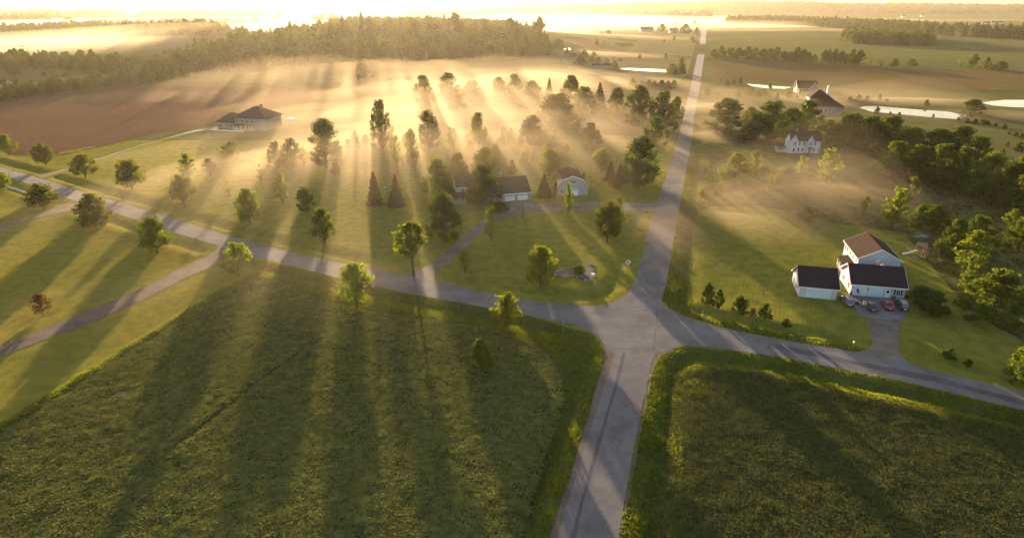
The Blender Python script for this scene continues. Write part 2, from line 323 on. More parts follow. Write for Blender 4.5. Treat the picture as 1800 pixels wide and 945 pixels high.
# ---------------------------------------------------------------- near ground: one height field cut into lawn, hay strip, meadow, verge and crops
GX0, GX1, GY0, GY1, GS = -265.0, 195.0, 42.0, 318.0, 0.6
gx = np.arange(GX0, GX1 + .01, GS); gy = np.arange(GY0, GY1 + .01, GS)
GXX, GYY = np.meshgrid(gx, gy)
roadW = W2(ROAD)
near_road = W2([p for p in ROAD if p[1] > 200])
d_edge = dline(GXX, GYY, near_road, True); in_road = inpoly(GXX, GYY, roadW)
d_drv = np.full(GXX.shape, 1e9); in_drv = np.zeros(GXX.shape, bool)
for D in DRIVES:
    w = W2(D); d_drv = np.minimum(d_drv, dline(GXX, GYY, w, True)); in_drv |= inpoly(GXX, GYY, w)
in_l = inpoly(GXX, GYY, W2(CROP_L)); in_r = inpoly(GXX, GYY, W2(CROP_R)); d_l = dline(GXX, GYY, W2(CROP_L), True); d_r = dline(GXX, GYY, W2(CROP_R), True)
keep = np.where(in_drv, 0, sstep(1.0, 4.5, d_drv))
ditch = -.65 * np.exp(-((d_edge - 4.6) / 1.9) ** 2) + .22 * np.exp(-((d_edge - 9) / 2.5) ** 2)
GH = ditch * np.where(in_road, 0, 1) * keep
GH += keep * sstep(2, 9, d_edge) * np.where(in_road, 0, 1) * (.45 * fbm(GXX, GYY, 26, 3, 1) + .10 * fbm(GXX, GYY, 3.5, 2, 3)) * sstep(0, 5, d_drv)
furrow = W2([(560, 598), (470, 660), (400, 715), (345, 760), (290, 800)]); d_f = dline(GXX, GYY, furrow)
rowdir = np.array(flat(210, 628)) - np.array(flat(456, 487)); rowdir /= np.linalg.norm(rowdir); rown = np.array([-rowdir[1], rowdir[0]])
across = GXX * rown[0] + GYY * rown[1]; along = GXX * rowdir[0] + GYY * rowdir[1]
crop_h = .22 * sstep(0, 1.2, d_l) + .13 * fbm(across, along * .35, 1.9, 3, 11) + .10 * fbm(GXX, GYY, 9, 2, 12) - .16 * np.exp(-(d_f / .5) ** 2) + .18 * np.exp(-((d_f - 1.6) / .9) ** 2)
GH += np.where(in_l, crop_h, 0)
GH += np.where(in_r, .24 * sstep(0, 1.0, d_r) + .12 * fbm(GXX, GYY, 1.8, 3, 13) + .15 * fbm(GXX, GYY, 8, 2, 14) + .2 * np.exp(-((d_r - 2) / 1.5) ** 2), 0)
ridge_l = W2([(456, 481), (393, 512), (335, 544), (210, 620), (105, 688), (0, 754), (-120, 830)])
GH += np.where(in_l, 0, .28 * np.exp(-(dline(GXX, GYY, ridge_l) / .8) ** 2))
MEAD = [(1205, 300), (1215, 150), (1300, 60), (2200, 60), (2300, 560), (1800, 600), (1700, 540), (1640, 470), (1590, 410), (1480, 395), (1400, 372), (1330, 362), (1250, 362), (1222, 375), (1216, 420), (1205, 500), (1190, 548), (1172, 540), (1180, 450), (1196, 359)]
in_m = inpoly(GXX, GYY, W2(MEAD)) & ~in_road
GH += np.where(in_m, sstep(1, 5, d_edge) * keep * .28 * fbm(GXX, GYY, 1.9, 2, 15), 0)
GH = np.where(in_road | in_drv, np.where(np.minimum(d_edge, d_drv) > 1.2, -.12, 0.0), GH)
edge = np.minimum(np.minimum(GXX - GX0, GX1 - GXX), np.minimum(GYY - GY0, GY1 - GYY)); GH = GH * sstep(0, 12, edge)
def zg(x, y):
    if GX0 < x < GX1 - GS and GY0 < y < GY1 - GS:
        i = (y - GY0) / GS; j = (x - GX0) / GS; a, b_ = int(i), int(j); fi, fj = i - a, j - b_
        return float((GH[a, b_] * (1 - fj) + GH[a, b_ + 1] * fj) * (1 - fi) + (GH[a + 1, b_] * (1 - fj) + GH[a + 1, b_ + 1] * fj) * fi)
    return float(hills(x, y))
def zgv(x, y):
    i = np.clip((y - GY0) / GS, 0, len(gy) - 2); j = np.clip((x - GX0) / GS, 0, len(gx) - 2); return GH[i.astype(int), j.astype(int)]
nx, ny = len(gx), len(gy)
ii, jj = np.meshgrid(np.arange(ny - 1), np.arange(nx - 1), indexing='ij'); base = (ii * nx + jj).ravel()
quads = np.stack([base, base + 1, base + nx + 1, base + nx], 1)
cx = GXX[:-1, :-1].ravel() + GS / 2; cyy = GYY[:-1, :-1].ravel() + GS / 2
VERT = np.stack([GXX.ravel(), GYY.ravel(), GH.ravel()], 1)
HAYPX = [(380, 448), (0, 620), (-200, 700), (-200, 880), (0, 760), (210, 626), (393, 516), (470, 480), (420, 455)]
HAY2 = [(-200, 330), (0, 330), (60, 345), (140, 368), (250, 402), (380, 442), (0, 606), (-200, 690)]
cl = np.zeros(len(cx), int)                                 # 0 lawn
cl[inpoly(cx, cyy, W2(HAYPX)) | inpoly(cx, cyy, W2(HAY2))] = 1
cl[inpoly(cx, cyy, W2(MEAD))] = 2
VERGE = [(420, 452), (500, 466), (700, 513), (920, 553), (1045, 589), (1075, 640), (981, 945), (950, 1040), (860, 1040), (900, 640), (640, 575), (500, 520), (456, 488)]
VERGE2 = [(1040, 1020), (1087, 945), (1145, 655), (1160, 622), (1200, 608), (1350, 624), (1575, 668), (1800, 722), (1950, 770), (1950, 820), (1600, 740), (1300, 680), (1200, 700), (1200, 1040)]
VERGE3 = [(1163, 525), (1190, 550), (1300, 582), (1500, 617), (1520, 613), (1490, 600), (1300, 565), (1220, 545), (1210, 470), (1222, 375), (1250, 300), (1205, 300), (1196, 359)]
d_e = d_edge[:-1, :-1].ravel()
vg = inpoly(cx, cyy, W2(VERGE)) | inpoly(cx, cyy, W2(VERGE2)) | inpoly(cx, cyy, W2(VERGE3))
cl[vg] = 3
cl[inpoly(cx, cyy, W2(CROP_L))] = 4; cl[inpoly(cx, cyy, W2(CROP_R))] = 5
for k, (nm, mt) in enumerate((('lawn', 'lawn'), ('hay_meadow', 'lawn_rows'), ('rough_meadow', 'meadow'), ('roadside_verge', 'verge'), ('crop_field', 'crop_soil'), ('crop_field', 'crop_soil'))):
    q = quads[cl == k]; u, inv = np.unique(q, return_inverse=True)
    o = link(nm, npmesh(nm, VERT[u], inv.reshape(q.shape), smooth=True), M[mt]); tag(o, kind='structure')

# far terrain out to the horizon
ys = np.concatenate([np.arange(-260, 40, 60.), np.arange(40, 330, 6.), np.arange(330, 2600, 22.), np.geomspace(2600, 45000, 120)])
xs = np.concatenate([-np.geomspace(1300, 40000, 60)[::-1], np.arange(-1290, -270, 30.), np.arange(-270, 200, 6.), np.arange(200, 1300, 30.), np.geomspace(1310, 40000, 90)])
TX, TY = np.meshgrid(xs, ys); TZ = hills(TX, TY)
m_in = np.minimum(np.minimum(TX - GX0, GX1 - TX), np.minimum(TY - GY0, GY1 - TY)); TZ = TZ - 2.2 * sstep(3, 20, m_in)
n = len(xs); ii, jj = np.meshgrid(np.arange(len(ys) - 1), np.arange(n - 1), indexing='ij'); b0 = (ii * n + jj).ravel()
tag(link('ground', npmesh('ground', np.stack([TX.ravel(), TY.ravel(), TZ.ravel()], 1), np.stack([b0, b0 + 1, b0 + n + 1, b0 + n], 1), smooth=True), M['ground']), kind='structure')

def sheet(name, poly, mat, z, step=0, world=False, kind='structure', th=0):
    P = [Vector((*(p if world else flat(*p)), 0)) for p in poly]
    me = bpy.data.meshes.new(name); bm = bmesh.new()
    vs = [bm.verts.new(p) for p in P]; tris = tessellate_polygon([P])
    for t in tris:
        try: bm.faces.new([vs[i] for i in t])
        except ValueError: pass
    if step:
        for _ in range(9):
            e = [e for e in bm.edges if e.calc_length() > step]
            if not e: break
            bmesh.ops.subdivide_edges(bm, edges=e, cuts=1, use_grid_fill=True)
            bmesh.ops.triangulate(bm, faces=bm.faces)
    bmesh.ops.recalc_face_normals(bm, faces=bm.faces)
    if bm.faces and bm.faces[:][0].normal.z < 0: bmesh.ops.reverse_faces(bm, faces=bm.faces)
    for v in bm.verts: v.co.z = z + float(hills(v.co.x, v.co.y))
    bm.to_mesh(me); bm.free(); o = link(name, me, mat); 
    if kind: tag(o, kind=kind)
    return o
sheet('gravel_shoulder', SHOULDER_L, M['shoulder'], .05); sheet('gravel_shoulder', SHOULDER_R, M['shoulder'], .054)
sheet('road', ROAD, M['road'], .07)
def stripe(name, pts, w, mat, z):
    P = [Vector(flat(*p)) for p in pts]; L, Rr = [], []
    for i, p in enumerate(P):
        d = (P[min(i + 1, len(P) - 1)] - P[max(i - 1, 0)]).normalized(); nn = Vector((-d.y, d.x)) * w / 2 * (1 + .25 * math.sin(i * 2.3))
        L.append(p + nn); Rr.append(p - nn)
    return sheet(name, [tuple(a) for a in L + Rr[::-1]], mat, z, world=True)
stripe('road_tar_seam', [(1097, 620), (1082, 680), (1067, 730), (1052, 780), (1037, 835), (1022, 885), (1008, 945), (990, 1020)], .55, M['tyre_track'], .078)
stripe('road_worn_lane', [(1350, 607), (1430, 622), (1500, 637), (1570, 652), (1650, 668), (1730, 690), (1800, 708), (1900, 736)], 2.0, M['tyre_track'], .079)
stripe('road_seam', [(1070, 611), (1100, 613), (1130, 616), (1160, 618)], .12, M['tyre_track'], .082)
stripe('road_seam', [(1156, 540), (1153, 575), (1148, 618)], .12, M['tyre_track'], .081)
for nm, D, mt, z in (('dirt_track', D1, 'dirt', .05), ('dirt_track', D2, 'trail', .052), ('dirt_track', D3, 'trail', .04), ('driveway', D4, 'gravel', .055), ('driveway', D5, 'gravel', .056)):
    sheet(nm, D, M[mt], z)
def pad(name, poly, top, mat):
    P = [flat(*p) for p in poly]; k = len(P); mb = MB(); mb.v = [(x, y, -.3) for x, y in P] + [(x, y, top) for x, y in P]
    mb.f = [tuple(range(k)), tuple(k + i for i in range(k))] + [(i, (i + 1) % k, k + (i + 1) % k, k + i) for i in range(k)]
    return tag(mb.build(name, mat), kind='structure')
pad('concrete_pad', PAD, .12, M['concrete']); pad('concrete_apron', APRON, .10, M['concrete'])
# fields further off
sheet('ploughed_field', [(-260, 300), (0, 263), (27, 273), (93, 278), (167, 261), (283, 233), (383, 217), (470, 196), (560, 180), (540, 160), (430, 150), (330, 148), (250, 152), (117, 167), (0, 180), (-260, 195)], M['plough'], .10, 60)
sheet('stubble_field', [(1252, 108), (1433, 113), (1800, 127), (2100, 140), (2100, 166), (1800, 160), (1633, 158), (1517, 157), (1400, 147), (1310, 141), (1250, 141), (1244, 125)], M['stubble'], .12, 120)
sheet('green_field', [(1244, 46), (1320, 46), (1500, 56), (1700, 66), (2100, 80), (2100, 134), (1800, 124), (1433, 110), (1250, 104), (1243, 80)], M['green_field'], .10, 150)
sheet('pale_field', [(960, 48), (1225, 46), (1223, 80), (1217, 102), (1120, 100), (1040, 98), (985, 86)], M['pale_field'], .10, 150)
sheet('pale_field', [(980, 105), (1215, 106), (1208, 132), (1190, 150), (1100, 145), (1000, 125)], M['pale_field'], .10, 100)
for nm, poly in (('pond', [(1312, 148), (1350, 151), (1392, 154), (1380, 156.5), (1350, 156), (1323, 152.5)]), ('pond', [(1510, 190), (1520, 187), (1545, 187), (1600, 192), (1667, 197), (1697, 203), (1700, 207), (1683, 210), (1640, 207), (1600, 203), (1533, 197)]),
                 ('pond', [(1723, 181), (1745, 178), (1767, 176), (1830, 176), (1880, 182), (1830, 190), (1780, 189), (1745, 186)]), ('pond', [(1087, 123.5), (1110, 123), (1171, 124.5), (1171, 129), (1133, 127.5), (1100, 125.5)]),
                 ('pond', [(988, 98), (1002, 97), (1003, 99.5), (990, 100)])):
    sheet(nm, poly, M['water'], .15)
# ---------------------------------------------------------------- plants
def leaves_from(P, size, rng, up=.25, elong=1.0):
    """quads of random tilt at the points P"""
    n = len(P); a = rng.normal(size=(n, 3)); a[:, 2] += up; a /= np.linalg.norm(a, axis=1)[:, None]
    r = rng.normal(size=(n, 3)); t = np.cross(a, r); t /= np.linalg.norm(t, axis=1)[:, None]; b_ = np.cross(a, t)
    s = size * (.6 + .8 * rng.random(n))[:, None]; t = t * s; b_ = b_ * s * .8 * elong
    V = np.stack([P - t - b_ * .2, P - b_, P + t + b_ * .1, P + b_], 1).reshape(-1, 3)
    F = np.arange(4 * n).reshape(n, 4); return V, F
def limbs(segs, n=6):
    mb = MB()
    for p, q, a, c in segs: mb.tube(p, q, a, c, n)
    return mb
def make_tree(kind, seed, nleaf, size):
    """unit height tree; returns (trunk mesh or None, crown V, F)"""
    rng = np.random.default_rng(seed); pts = []; segs = []
    if kind in ('maple', 'broad', 'slender', 'poplar', 'sapling', 'shrub', 'high'):
        z0, w, nc, cs, p1 = dict(high=(.42, .27, 56, .07, .75), maple=(.15, .36, 64, .085, .8), broad=(.02, .47, 90, .085, .55), slender=(.12, .20, 40, .06, .9), poplar=(.06, .25, 80, .055, .85), sapling=(.3, .24, 16, .06, .9), shrub=(.0, .5, 44, .12, .5))[kind]
        lean = rng.normal(0, .015, 2)
        if kind != 'shrub':
            segs.append(((0, 0, -.02), (lean[0] * .4, lean[1] * .4, .35), .020, .015)); segs.append(((lean[0] * .4, lean[1] * .4, .35), (lean[0], lean[1], .8), .015, .004))
        cent = []
        for i in range(nc):
            h = rng.random() ** .85; zc = z0 + .05 + (1 - z0 - .09) * h
            prof = math.sin(math.pi * min(1, (h * .86 + .13)) ** p1) ** .65
            rr = w * prof * (.72 + .28 * rng.random()) * (1 if i % 3 else rng.uniform(.15, .6)); th = i * 2.39996 + rng.normal(0, .35)
            c = np.array([rr * math.cos(th) * .86, rr * math.sin(th) * .86, zc]); cent.append((c, rr))
            if kind != 'shrub' and i % 2 == 0:
                zb = max(z0 * .75, zc - rr * (1.1 if kind != 'broad' else .7) - .05); segs.append(((lean[0] * zb, lean[1] * zb, zb), tuple(c), .007, .002))
        per = nleaf // nc
        for c, rr in cent:
            s = cs * (.7 + .6 * rng.random()); q = rng.normal(size=(per, 3)); q /= np.linalg.norm(q, axis=1)[:, None]; q *= (rng.random(per) ** .45)[:, None] * s
            q[:, 2] *= (1.5 if kind in ('poplar', 'maple', 'slender') else 1.0); out = np.array([c[0], c[1], .0]) / (np.hypot(c[0], c[1]) + 1e-6)
            q += out * (q[:, 2:3] * .35); pts.append(c + q)
        P = np.concatenate(pts); P[:, 2] = np.clip(P[:, 2], .015 if kind == 'shrub' else z0 * .6, 1.0)
    else:   # spruce, pine
        segs.append(((0, 0, -.02), (0, 0, .97), .022, .003)); lev = 17
        for i in range(lev):
            h = i / (lev - 1); zc = .07 + .90 * h; rad = (.26 if kind == 'spruce' else .2) * (1 - h) ** .85 + .015; nb = 9 - int(4 * h); m = max(6, int(nleaf / lev / nb * (1.6 - 1.2 * h)))
            for j in range(nb):
                th = 2 * math.pi * (j + .5 * (i % 2)) / nb + rng.normal(0, .12); L = rad * (.78 + .4 * rng.random()); t = rng.random(m) ** .7 * L
                wd = (.035 + .035 * (1 - h)) * (1 - t / L * .6); q = np.stack([t * math.cos(th), t * math.sin(th), zc - t * .38 + .0 * t], 1); q += rng.normal(size=(m, 3)) * wd[:, None] * .5
                pts.append(q)
        P = np.concatenate(pts); P[:, 2] = np.clip(P[:, 2], .03, 1.0)
    V, F = leaves_from(P, size, rng, elong=1.3 if kind in ('spruce',) else 1.0)
    return (limbs(segs) if segs else None), V, F
PROTO = {}
def proto(key, kind, seed, nleaf, size, lm, joined=False):
    tr, V, F = make_tree(kind, seed, nleaf, size)
    wid = float(np.percentile(np.abs(V[:, :2]), 98)) * 2
    cme = npmesh('crown', V, F); cme.materials.append(M[lm]); tme = None
    if tr: tme = tr.mesh('trunk'); tme.materials.append(M['bark'])
    PROTO[key] = (tme, cme, wid)
for i in range(3): proto(f'maple{i}', 'maple', 10 + i, 3600, .022, 'leaf_maple')
for i in range(2): proto(f'bright{i}', 'maple', 20 + i, 3400, .022, 'leaf_bright')
for i in range(3): proto(f'broad{i}', 'broad', 30 + i, 7000, .018, 'leaf_dark')
for i in range(2): proto(f'lbroad{i}', 'broad', 35 + i, 6500, .018, 'leaf_mid')
for i in range(2): proto(f'slender{i}', 'slender', 40 + i, 1700, .019, 'leaf_bright')
for i in range(2): proto(f'poplar{i}', 'poplar', 50 + i, 6500, .014, 'leaf_dark')
proto('high0', 'high', 61, 3000, .020, 'leaf_bright')
proto('sapling0', 'sapling', 60, 420, .018, 'leaf_bright')
for i in range(2): proto(f'spruce{i}', 'spruce', 70 + i, 3600, .020, 'leaf_pine')
for i in range(2): proto(f'shrub{i}', 'shrub', 80 + i, 2400, .040, 'leaf_dark')
proto('brightshrub0', 'shrub', 82, 2600, .040, 'leaf_bright')
proto('rust0', 'maple', 90, 1300, .03, 'leaf_rust')
for i in range(4): proto(f'far{i}', 'broad', 100 + i, 700, .055, 'leaf_far')
for i in range(2): proto(f'farpine{i}', 'spruce', 110 + i, 600, .045, 'leaf_far')
# one-piece versions for things only a few pixels high
def joined(key):
    t, c, w = PROTO[key]; k = key + '_j'
    if k not in PROTO:
        bm = bmesh.new(); bm.from_mesh(c); n = len(bm.faces)
        if t: bm.from_mesh(t)
        bm.faces.ensure_lookup_table()
        for f in bm.faces[n:]: f.material_index = 1
        me = bpy.data.meshes.new('tree'); bm.to_mesh(me); bm.free(); me.materials.append(c.materials[0]); me.materials.append(M['bark']); PROTO[k] = (None, me, w)
    return PROTO[k]
CNT = {}
def plant(kind, x, y, ty, w, label, name='tree', cat='tree', group=None, one=False, world=None, h=None, wm=None):
    """stand a plant at pixel (x,y); its top shows at row ty and its crown is w pixels wide"""
    if world: X, Y = world; Z = zg(X, Y)
    else: X, Y, Z = ground(x, y); Z = zg(X, Y); h = top_of(x, y, ty); wm = w / px_per_m(x, y)
    i = CNT.get(kind, 0); CNT[kind] = i + 1
    opts = sorted(k for k in PROTO if k.rstrip('0123456789') == kind); key = opts[i % len(opts)]
    rz = random.uniform(0, 6.28)
    if one:
        _, c, pw = joined(key); o = bpy.data.objects.new(name, c); COL.objects.link(o)
    else:
        t, c, pw = PROTO[key]; o = empty(name, (0, 0, 0))
        for nm, me in (('trunk', t), ('crown', c)):
            if me: ch = bpy.data.objects.new(nm, me); COL.objects.link(ch); ch.parent = o
    o.location = (X, Y, Z - .03); o.rotation_euler = (0, 0, rz); s = wm / pw; o.scale = (s, s, h)
    return tag(o, label, cat, group)
TREES = [
 # trees along and above the road on the left
 ('maple', 15, 272, 237, 32, 'dark round tree at the far left edge beside the brown ploughed field'),
 ('maple', 81, 292, 252, 33, 'small round tree between the brown field and the left end of the road'),
 ('maple', 151, 313, 272, 39, 'round young tree just above the road, below the thin farm track'),
 ('maple', 233, 335, 284, 46, 'dark spreading young tree on the golden lawn, widest of the upper row'),
 ('slender', 333, 316, 268, 27, 'narrow upright tree directly behind a rounder one on the golden lawn'),
 ('maple', 325, 362, 308, 38, 'round tree in front of the narrow upright one on the golden lawn'),
 ('maple', 441, 393, 333, 40, 'oval tree standing alone above the road between two mailboxes'),
 ('maple', 571, 430, 366, 42, 'green oval tree above the road at the foot of a wide shadow'),
 ('high', 727, 486, 390, 52, 'tall light green tree on a bare trunk at the mouth of the pinkish driveway'),
 ('maple', 78, 369, 322, 45, 'tree below the road beside the white culvert edge'),
 ('maple', 171, 404, 343, 48, 'dense tree below the road where the upper dirt track branches off'),
 ('maple', 277, 445, 382, 50, 'tree on the hay meadow between the two dirt tracks'),
 ('bright', 421, 487, 429, 48, 'tree at the corner of the wide dirt track and the crop field'),
 ('bright', 627, 534, 465, 56, 'light green see-through tree on the edge of the crop field'),
 ('bright', 890, 582, 517, 50, 'bright green low-branched tree on the verge left of the junction'),
 ('maple', -4, 340, 300, 48, 'half tree cut by the left edge of the view below the road'),
 ('slender', 497, 358, 306, 26, 'slim tree on the lawn left of the wide tree shadow'),
 ('maple', 408, 286, 250, 28, 'small tree just below the long low house'),
 ('sapling', 461, 330, 288, 12, 'thin bare sapling on the lawn below the long low house'),
 ('sapling', 403, 347, 318, 18, 'faint sapling on the banked lawn'),
 ('rust', 371, 310, 279, 24, 'brownish bushy young tree between the golden lawn and the banked lawn'),
 ('shrub', 538, 372, 330, 32, 'dim green tree standing in the shadow of the tall poplar'),
 ('rust', 76, 552, 515, 27, 'small brown leafed tree alone on the hay meadow at far left'),
 ('poplar', 575, 296, 208, 50, 'tallest dark poplar rising from the fog above the left lawn'),
 ('broad', 672, 262, 176, 38, 'tall tree veiled by fog with a second narrow peak behind it'),
 ('poplar', 754, 268, 194, 36, 'fog-veiled tree between the tall double tree and the bright fog patch'),
 ('poplar', 725, 296, 226, 22, 'narrow tree in fog casting a long dark beam to the homestead'),
 ('slender', 697, 296, 237, 22, 'pointed tree in the fog left of a narrow leafy tree'),
 ('maple', 841, 262, 198, 27, 'leafy tree in front of the brightest patch of fog'),
 ('poplar', 935, 262, 203, 38, 'wide leafy tree on the right side of the bright fog'),
 ('slender', 912, 210, 183, 12, 'small slim tree standing in the bright fog'),
 ('slender', 792, 280, 232, 20, 'column shaped tree in golden fog above the homestead'),
 ('broad', 980, 232, 165, 74, 'big rounded tree mass in the fog left of the road'),
 ('broad', 1037, 264, 216, 36, 'round dark tree in the fog between barn and road'),
 ('broad', 1162, 232, 160, 46, 'large dark tree close to the left of the road'),
 ('broad', 1122, 216, 150, 52, 'large tree left of the big dark tree by the road'),
 ('broad', 1188, 210, 170, 24, 'rounded tree tucked against the big dark tree by the road'),
 ('broad', 1150, 256, 206, 42, 'lower rounded tree hanging over the verge beside the road'),
 ('spruce', 1053, 192, 146, 24, 'pointed tree on the ridge of trees left of the road'),
 ('broad', 1084, 196, 154, 30, 'paler rounded tree next to the pointed one left of the road'),
 ('broad', 1002, 190, 133, 40, 'tall tree with a long shadow beam crossing the fog'),
 ('spruce', 965, 178, 137, 15, 'dark narrow tree top poking from the fog'),
 ('broad', 905, 182, 130, 30, 'tree top poking from the fog at the left of the tree row'),
 ('broad', 935, 186, 142, 36, 'pale tree between two darker tops in the fog row'),
 ('broad', 876, 184, 136, 34, 'leftmost pale tree top of the fog row'),
 ('broad', 1026, 206, 152, 42, 'grey green tree behind the big rounded mass in fog'),
 ('broad', 830, 186, 142, 40, 'very faint round tree in the fog below the wooded hill'),
 ('broad', 790, 180, 128, 40, 'faint wide tree in the fog under the pines of the hill'),
 ('broad', 745, 186, 132, 36, 'faint leafy tree in the fog centre under the hill'),
 ('broad', 640, 140, 104, 26, 'faint tree top just below the wooded hill'),
 # homestead
 ('broad', 772, 350, 279, 52, 'dark spreading tree at the left corner of the porch house'),
 ('lbroad', 806, 326, 269, 38, 'rounded tree rising behind the roof of the porch house'),
 ('broad', 849, 366, 289, 60, 'big dark tree hiding the middle of the porch house'),
 ('lbroad', 853, 318, 258, 44, 'sunlit light green tree behind the big dark tree and the porch house'),
 ('broad', 779, 420, 340, 58, 'large dark tree in front of the porch house by the curved driveway'),
 ('slender', 863, 425, 364, 21, 'slim young tree on the lawn below the garage'),
 ('slender', 998, 381, 320, 17, 'slim young tree in front of the gambrel barn'),
 ('sapling', 918, 384, 353, 22, 'pale small tree beside the concrete apron'),
 ('spruce', 956, 346, 307, 25, 'small pointed tree between garage and barn'),
 ('bright', 966, 310, 262, 34, 'light tree behind the small pointed tree and barn'),
 ('bright', 1057, 304, 261, 34, 'pale round tree behind the barn on its right'),
 ('poplar', 1122, 332, 240, 60, 'big dark pyramid tree beside the road above the barn lane'),
 ('spruce', 1072, 318, 284, 20, 'left one of two small dark conifers beside the barn'),
 ('spruce', 1089, 322, 288, 20, 'right one of two small dark conifers beside the barn'),
 ('maple', 1067, 425, 353, 48, 'round dark tree on the lawn below the barn lane'),
 ('slender', 1088, 372, 345, 15, 'small sapling behind the round dark tree below the barn lane'),
 ('bright', 950, 505, 433, 50, 'leafy tree on the corner lawn beside the stone bed'),
 ('slender', 817, 480, 440, 16, 'thin young tree in the shade right of the driveway'),
 ('spruce', 660, 360, 302, 25, 'left one of the matching pair of dark spruces on the lawn'),
 ('spruce', 697, 362, 307, 25, 'right one of the matching pair of dark spruces on the lawn'),
 ('sapling', 724, 394, 362, 9, 'bare sapling below the spruce pair'),
 # right of the road
 ('broad', 1276, 236, 174, 72, 'big round tree nearest the road above the fog strip'),
 ('lbroad', 1317, 218, 188, 29, 'small paler tree behind the gap right of the big round tree'),
 ('broad', 1350, 246, 178, 77, 'tall dark tree left of the white farmhouse'),
 ('broad', 1330, 246, 204, 53, 'lower dark tree on the left flank of the farmhouse grove'),
 ('broad', 1385, 240, 190, 53, 'dark tree directly behind the farmhouse roof'),
 ('broad', 1415, 232, 176, 48, 'tall pointed tree behind the farmhouse ridge'),
 ('sapling', 1435, 240, 208, 24, 'loose sparse tree at the right end of the farmhouse ridge'),
 ('lbroad', 1455, 252, 211, 41, 'paler tree between the farmhouse and the dark grove'),
 ('broad', 1487, 262, 199, 62, 'dark grove tree right of the farmhouse'),
 ('broad', 1520, 270, 203, 62, 'grove tree behind the front row, near the pond'),
 ('broad', 1556, 272, 204, 67, 'broad grove tree at the near end of the long pond'),
 ('broad', 1590, 288, 222, 58, 'grove tree sloping down to the right of the pond view'),
 ('broad', 1640, 290, 226, 60, 'dark tree in the second grove, left half'),
 ('broad', 1675, 296, 222, 72, 'tallest tree of the second grove'),
 ('broad', 1712, 300, 240, 48, 'right shoulder tree of the second grove'),
 ('lbroad', 1566, 316, 250, 65, 'sunlit tree at the left end of the long front hedge of trees'),
 ('lbroad', 1606, 322, 255, 55, 'sunlit rounded tree next to the left end of the front tree hedge'),
 ('broad', 1645, 326, 252, 62, 'yellow-green topped tree in the front tree hedge'),
 ('broad', 1685, 332, 258, 60, 'tree in the middle of the front tree hedge'),
 ('lbroad', 1728, 346, 270, 65, 'sunlit tree where the front tree hedge bends down'),
 ('broad', 1768, 362, 286, 65, 'dark tree of the front tree hedge near the right edge'),
 ('broad', 1800, 384, 300, 72, 'tree cut by the right edge at the end of the tree hedge'),
 ('lbroad', 1785, 340, 276, 48, 'tree behind the hedge at the far right edge'),
 ('lbroad', 1290, 328, 270, 60, 'wide bushy young tree below the farmhouse meadow'),
 ('slender', 1323, 320, 264, 20, 'slim tree right of the wide bushy young tree'),
 ('slender', 1352, 342, 308, 16, 'small slim tree in the mist of the meadow'),
 ('lbroad', 1385, 324, 296, 36, 'low rounded bush tree below the farmhouse'),
 ('slender', 1406, 318, 272, 19, 'pointed slim tree in front of the farmhouse'),
 ('slender', 1452, 324, 260, 36, 'oval light tree at the right corner of the farmhouse'),
 ('slender', 1518, 375, 344, 16, 'little yellow-green tree alone in the mist'),
 ('shrub', 1417, 388, 366, 26, 'low dark bush on the misty meadow'),
 ('sapling', 1464, 392, 374, 20, 'thin bush on the misty meadow'),
 ('slender', 1567, 402, 329, 38, 'upright yellow-green tree behind the brown roofed house'),
 ('sapling', 1592, 372, 312, 26, 'bare feathery tree in front of the dark tree hedge'),
 ('lbroad', 1612, 402, 361, 34, 'left tree of the clump behind the play set'),
 ('lbroad', 1640, 404, 362, 40, 'right tree of the clump behind the play set'),
 ('lbroad', 1672, 450, 387, 48, 'bright tree leaning out at the left of the yard grove'),
 ('broad', 1708, 446, 380, 60, 'darker tree at the back of the yard grove'),
 ('slender', 1697, 486, 407, 46, 'tall olive tree at the front of the yard grove'),
 ('slender', 1692, 524, 464, 26, 'narrow golden tree below the olive one in the yard'),
 ('lbroad', 1740, 562, 474, 92, 'largest bright green tree on the right lawn'),
 ('lbroad', 1790, 440, 383, 56, 'bright tree near the right edge level with the brown roof'),
 ('slender', 1776, 404, 370, 28, 'small feathery tree behind the bright tree at right edge'),
 ('lbroad', 1800, 672, 592, 52, 'yellow-lit bush tree cut by the right edge above the road'),
 ('broad', 1707, 200, 174, 34, 'round tree on the bank between the two ponds'),
 ('maple', 1243, 170, 155, 13, 'small round tree right of the road on the pale meadow'),
 # far trees that stand alone
 ('broad', 1197, 129, 101, 14, 'upright tree above the small clump left of the far road'),
 ('lbroad', 1181, 131, 112, 22, 'front of the small clump left of the far road'),
 ('spruce', 1199, 130, 112, 12, 'dark conifer of the small clump left of the far road'),
 ('spruce', 1187, 131, 115, 10, 'pointed conifer in the clump beside the thin pond'),
]
SH = {'shrub', 'brightshrub'}
for k, x, y, t, w, lab in TREES:
    nm = {'maple': 'maple_tree', 'bright': 'maple_tree', 'high': 'maple_tree', 'broad': 'broadleaf_tree', 'lbroad': 'broadleaf_tree', 'slender': 'slender_tree', 'poplar': 'poplar_tree', 'sapling': 'sapling', 'spruce': 'conifer_tree', 'shrub': 'bush', 'rust': 'brown_leafed_tree'}[k]
    plant(k, x, y, t, w, lab, nm, 'bush' if k in SH else 'tree')
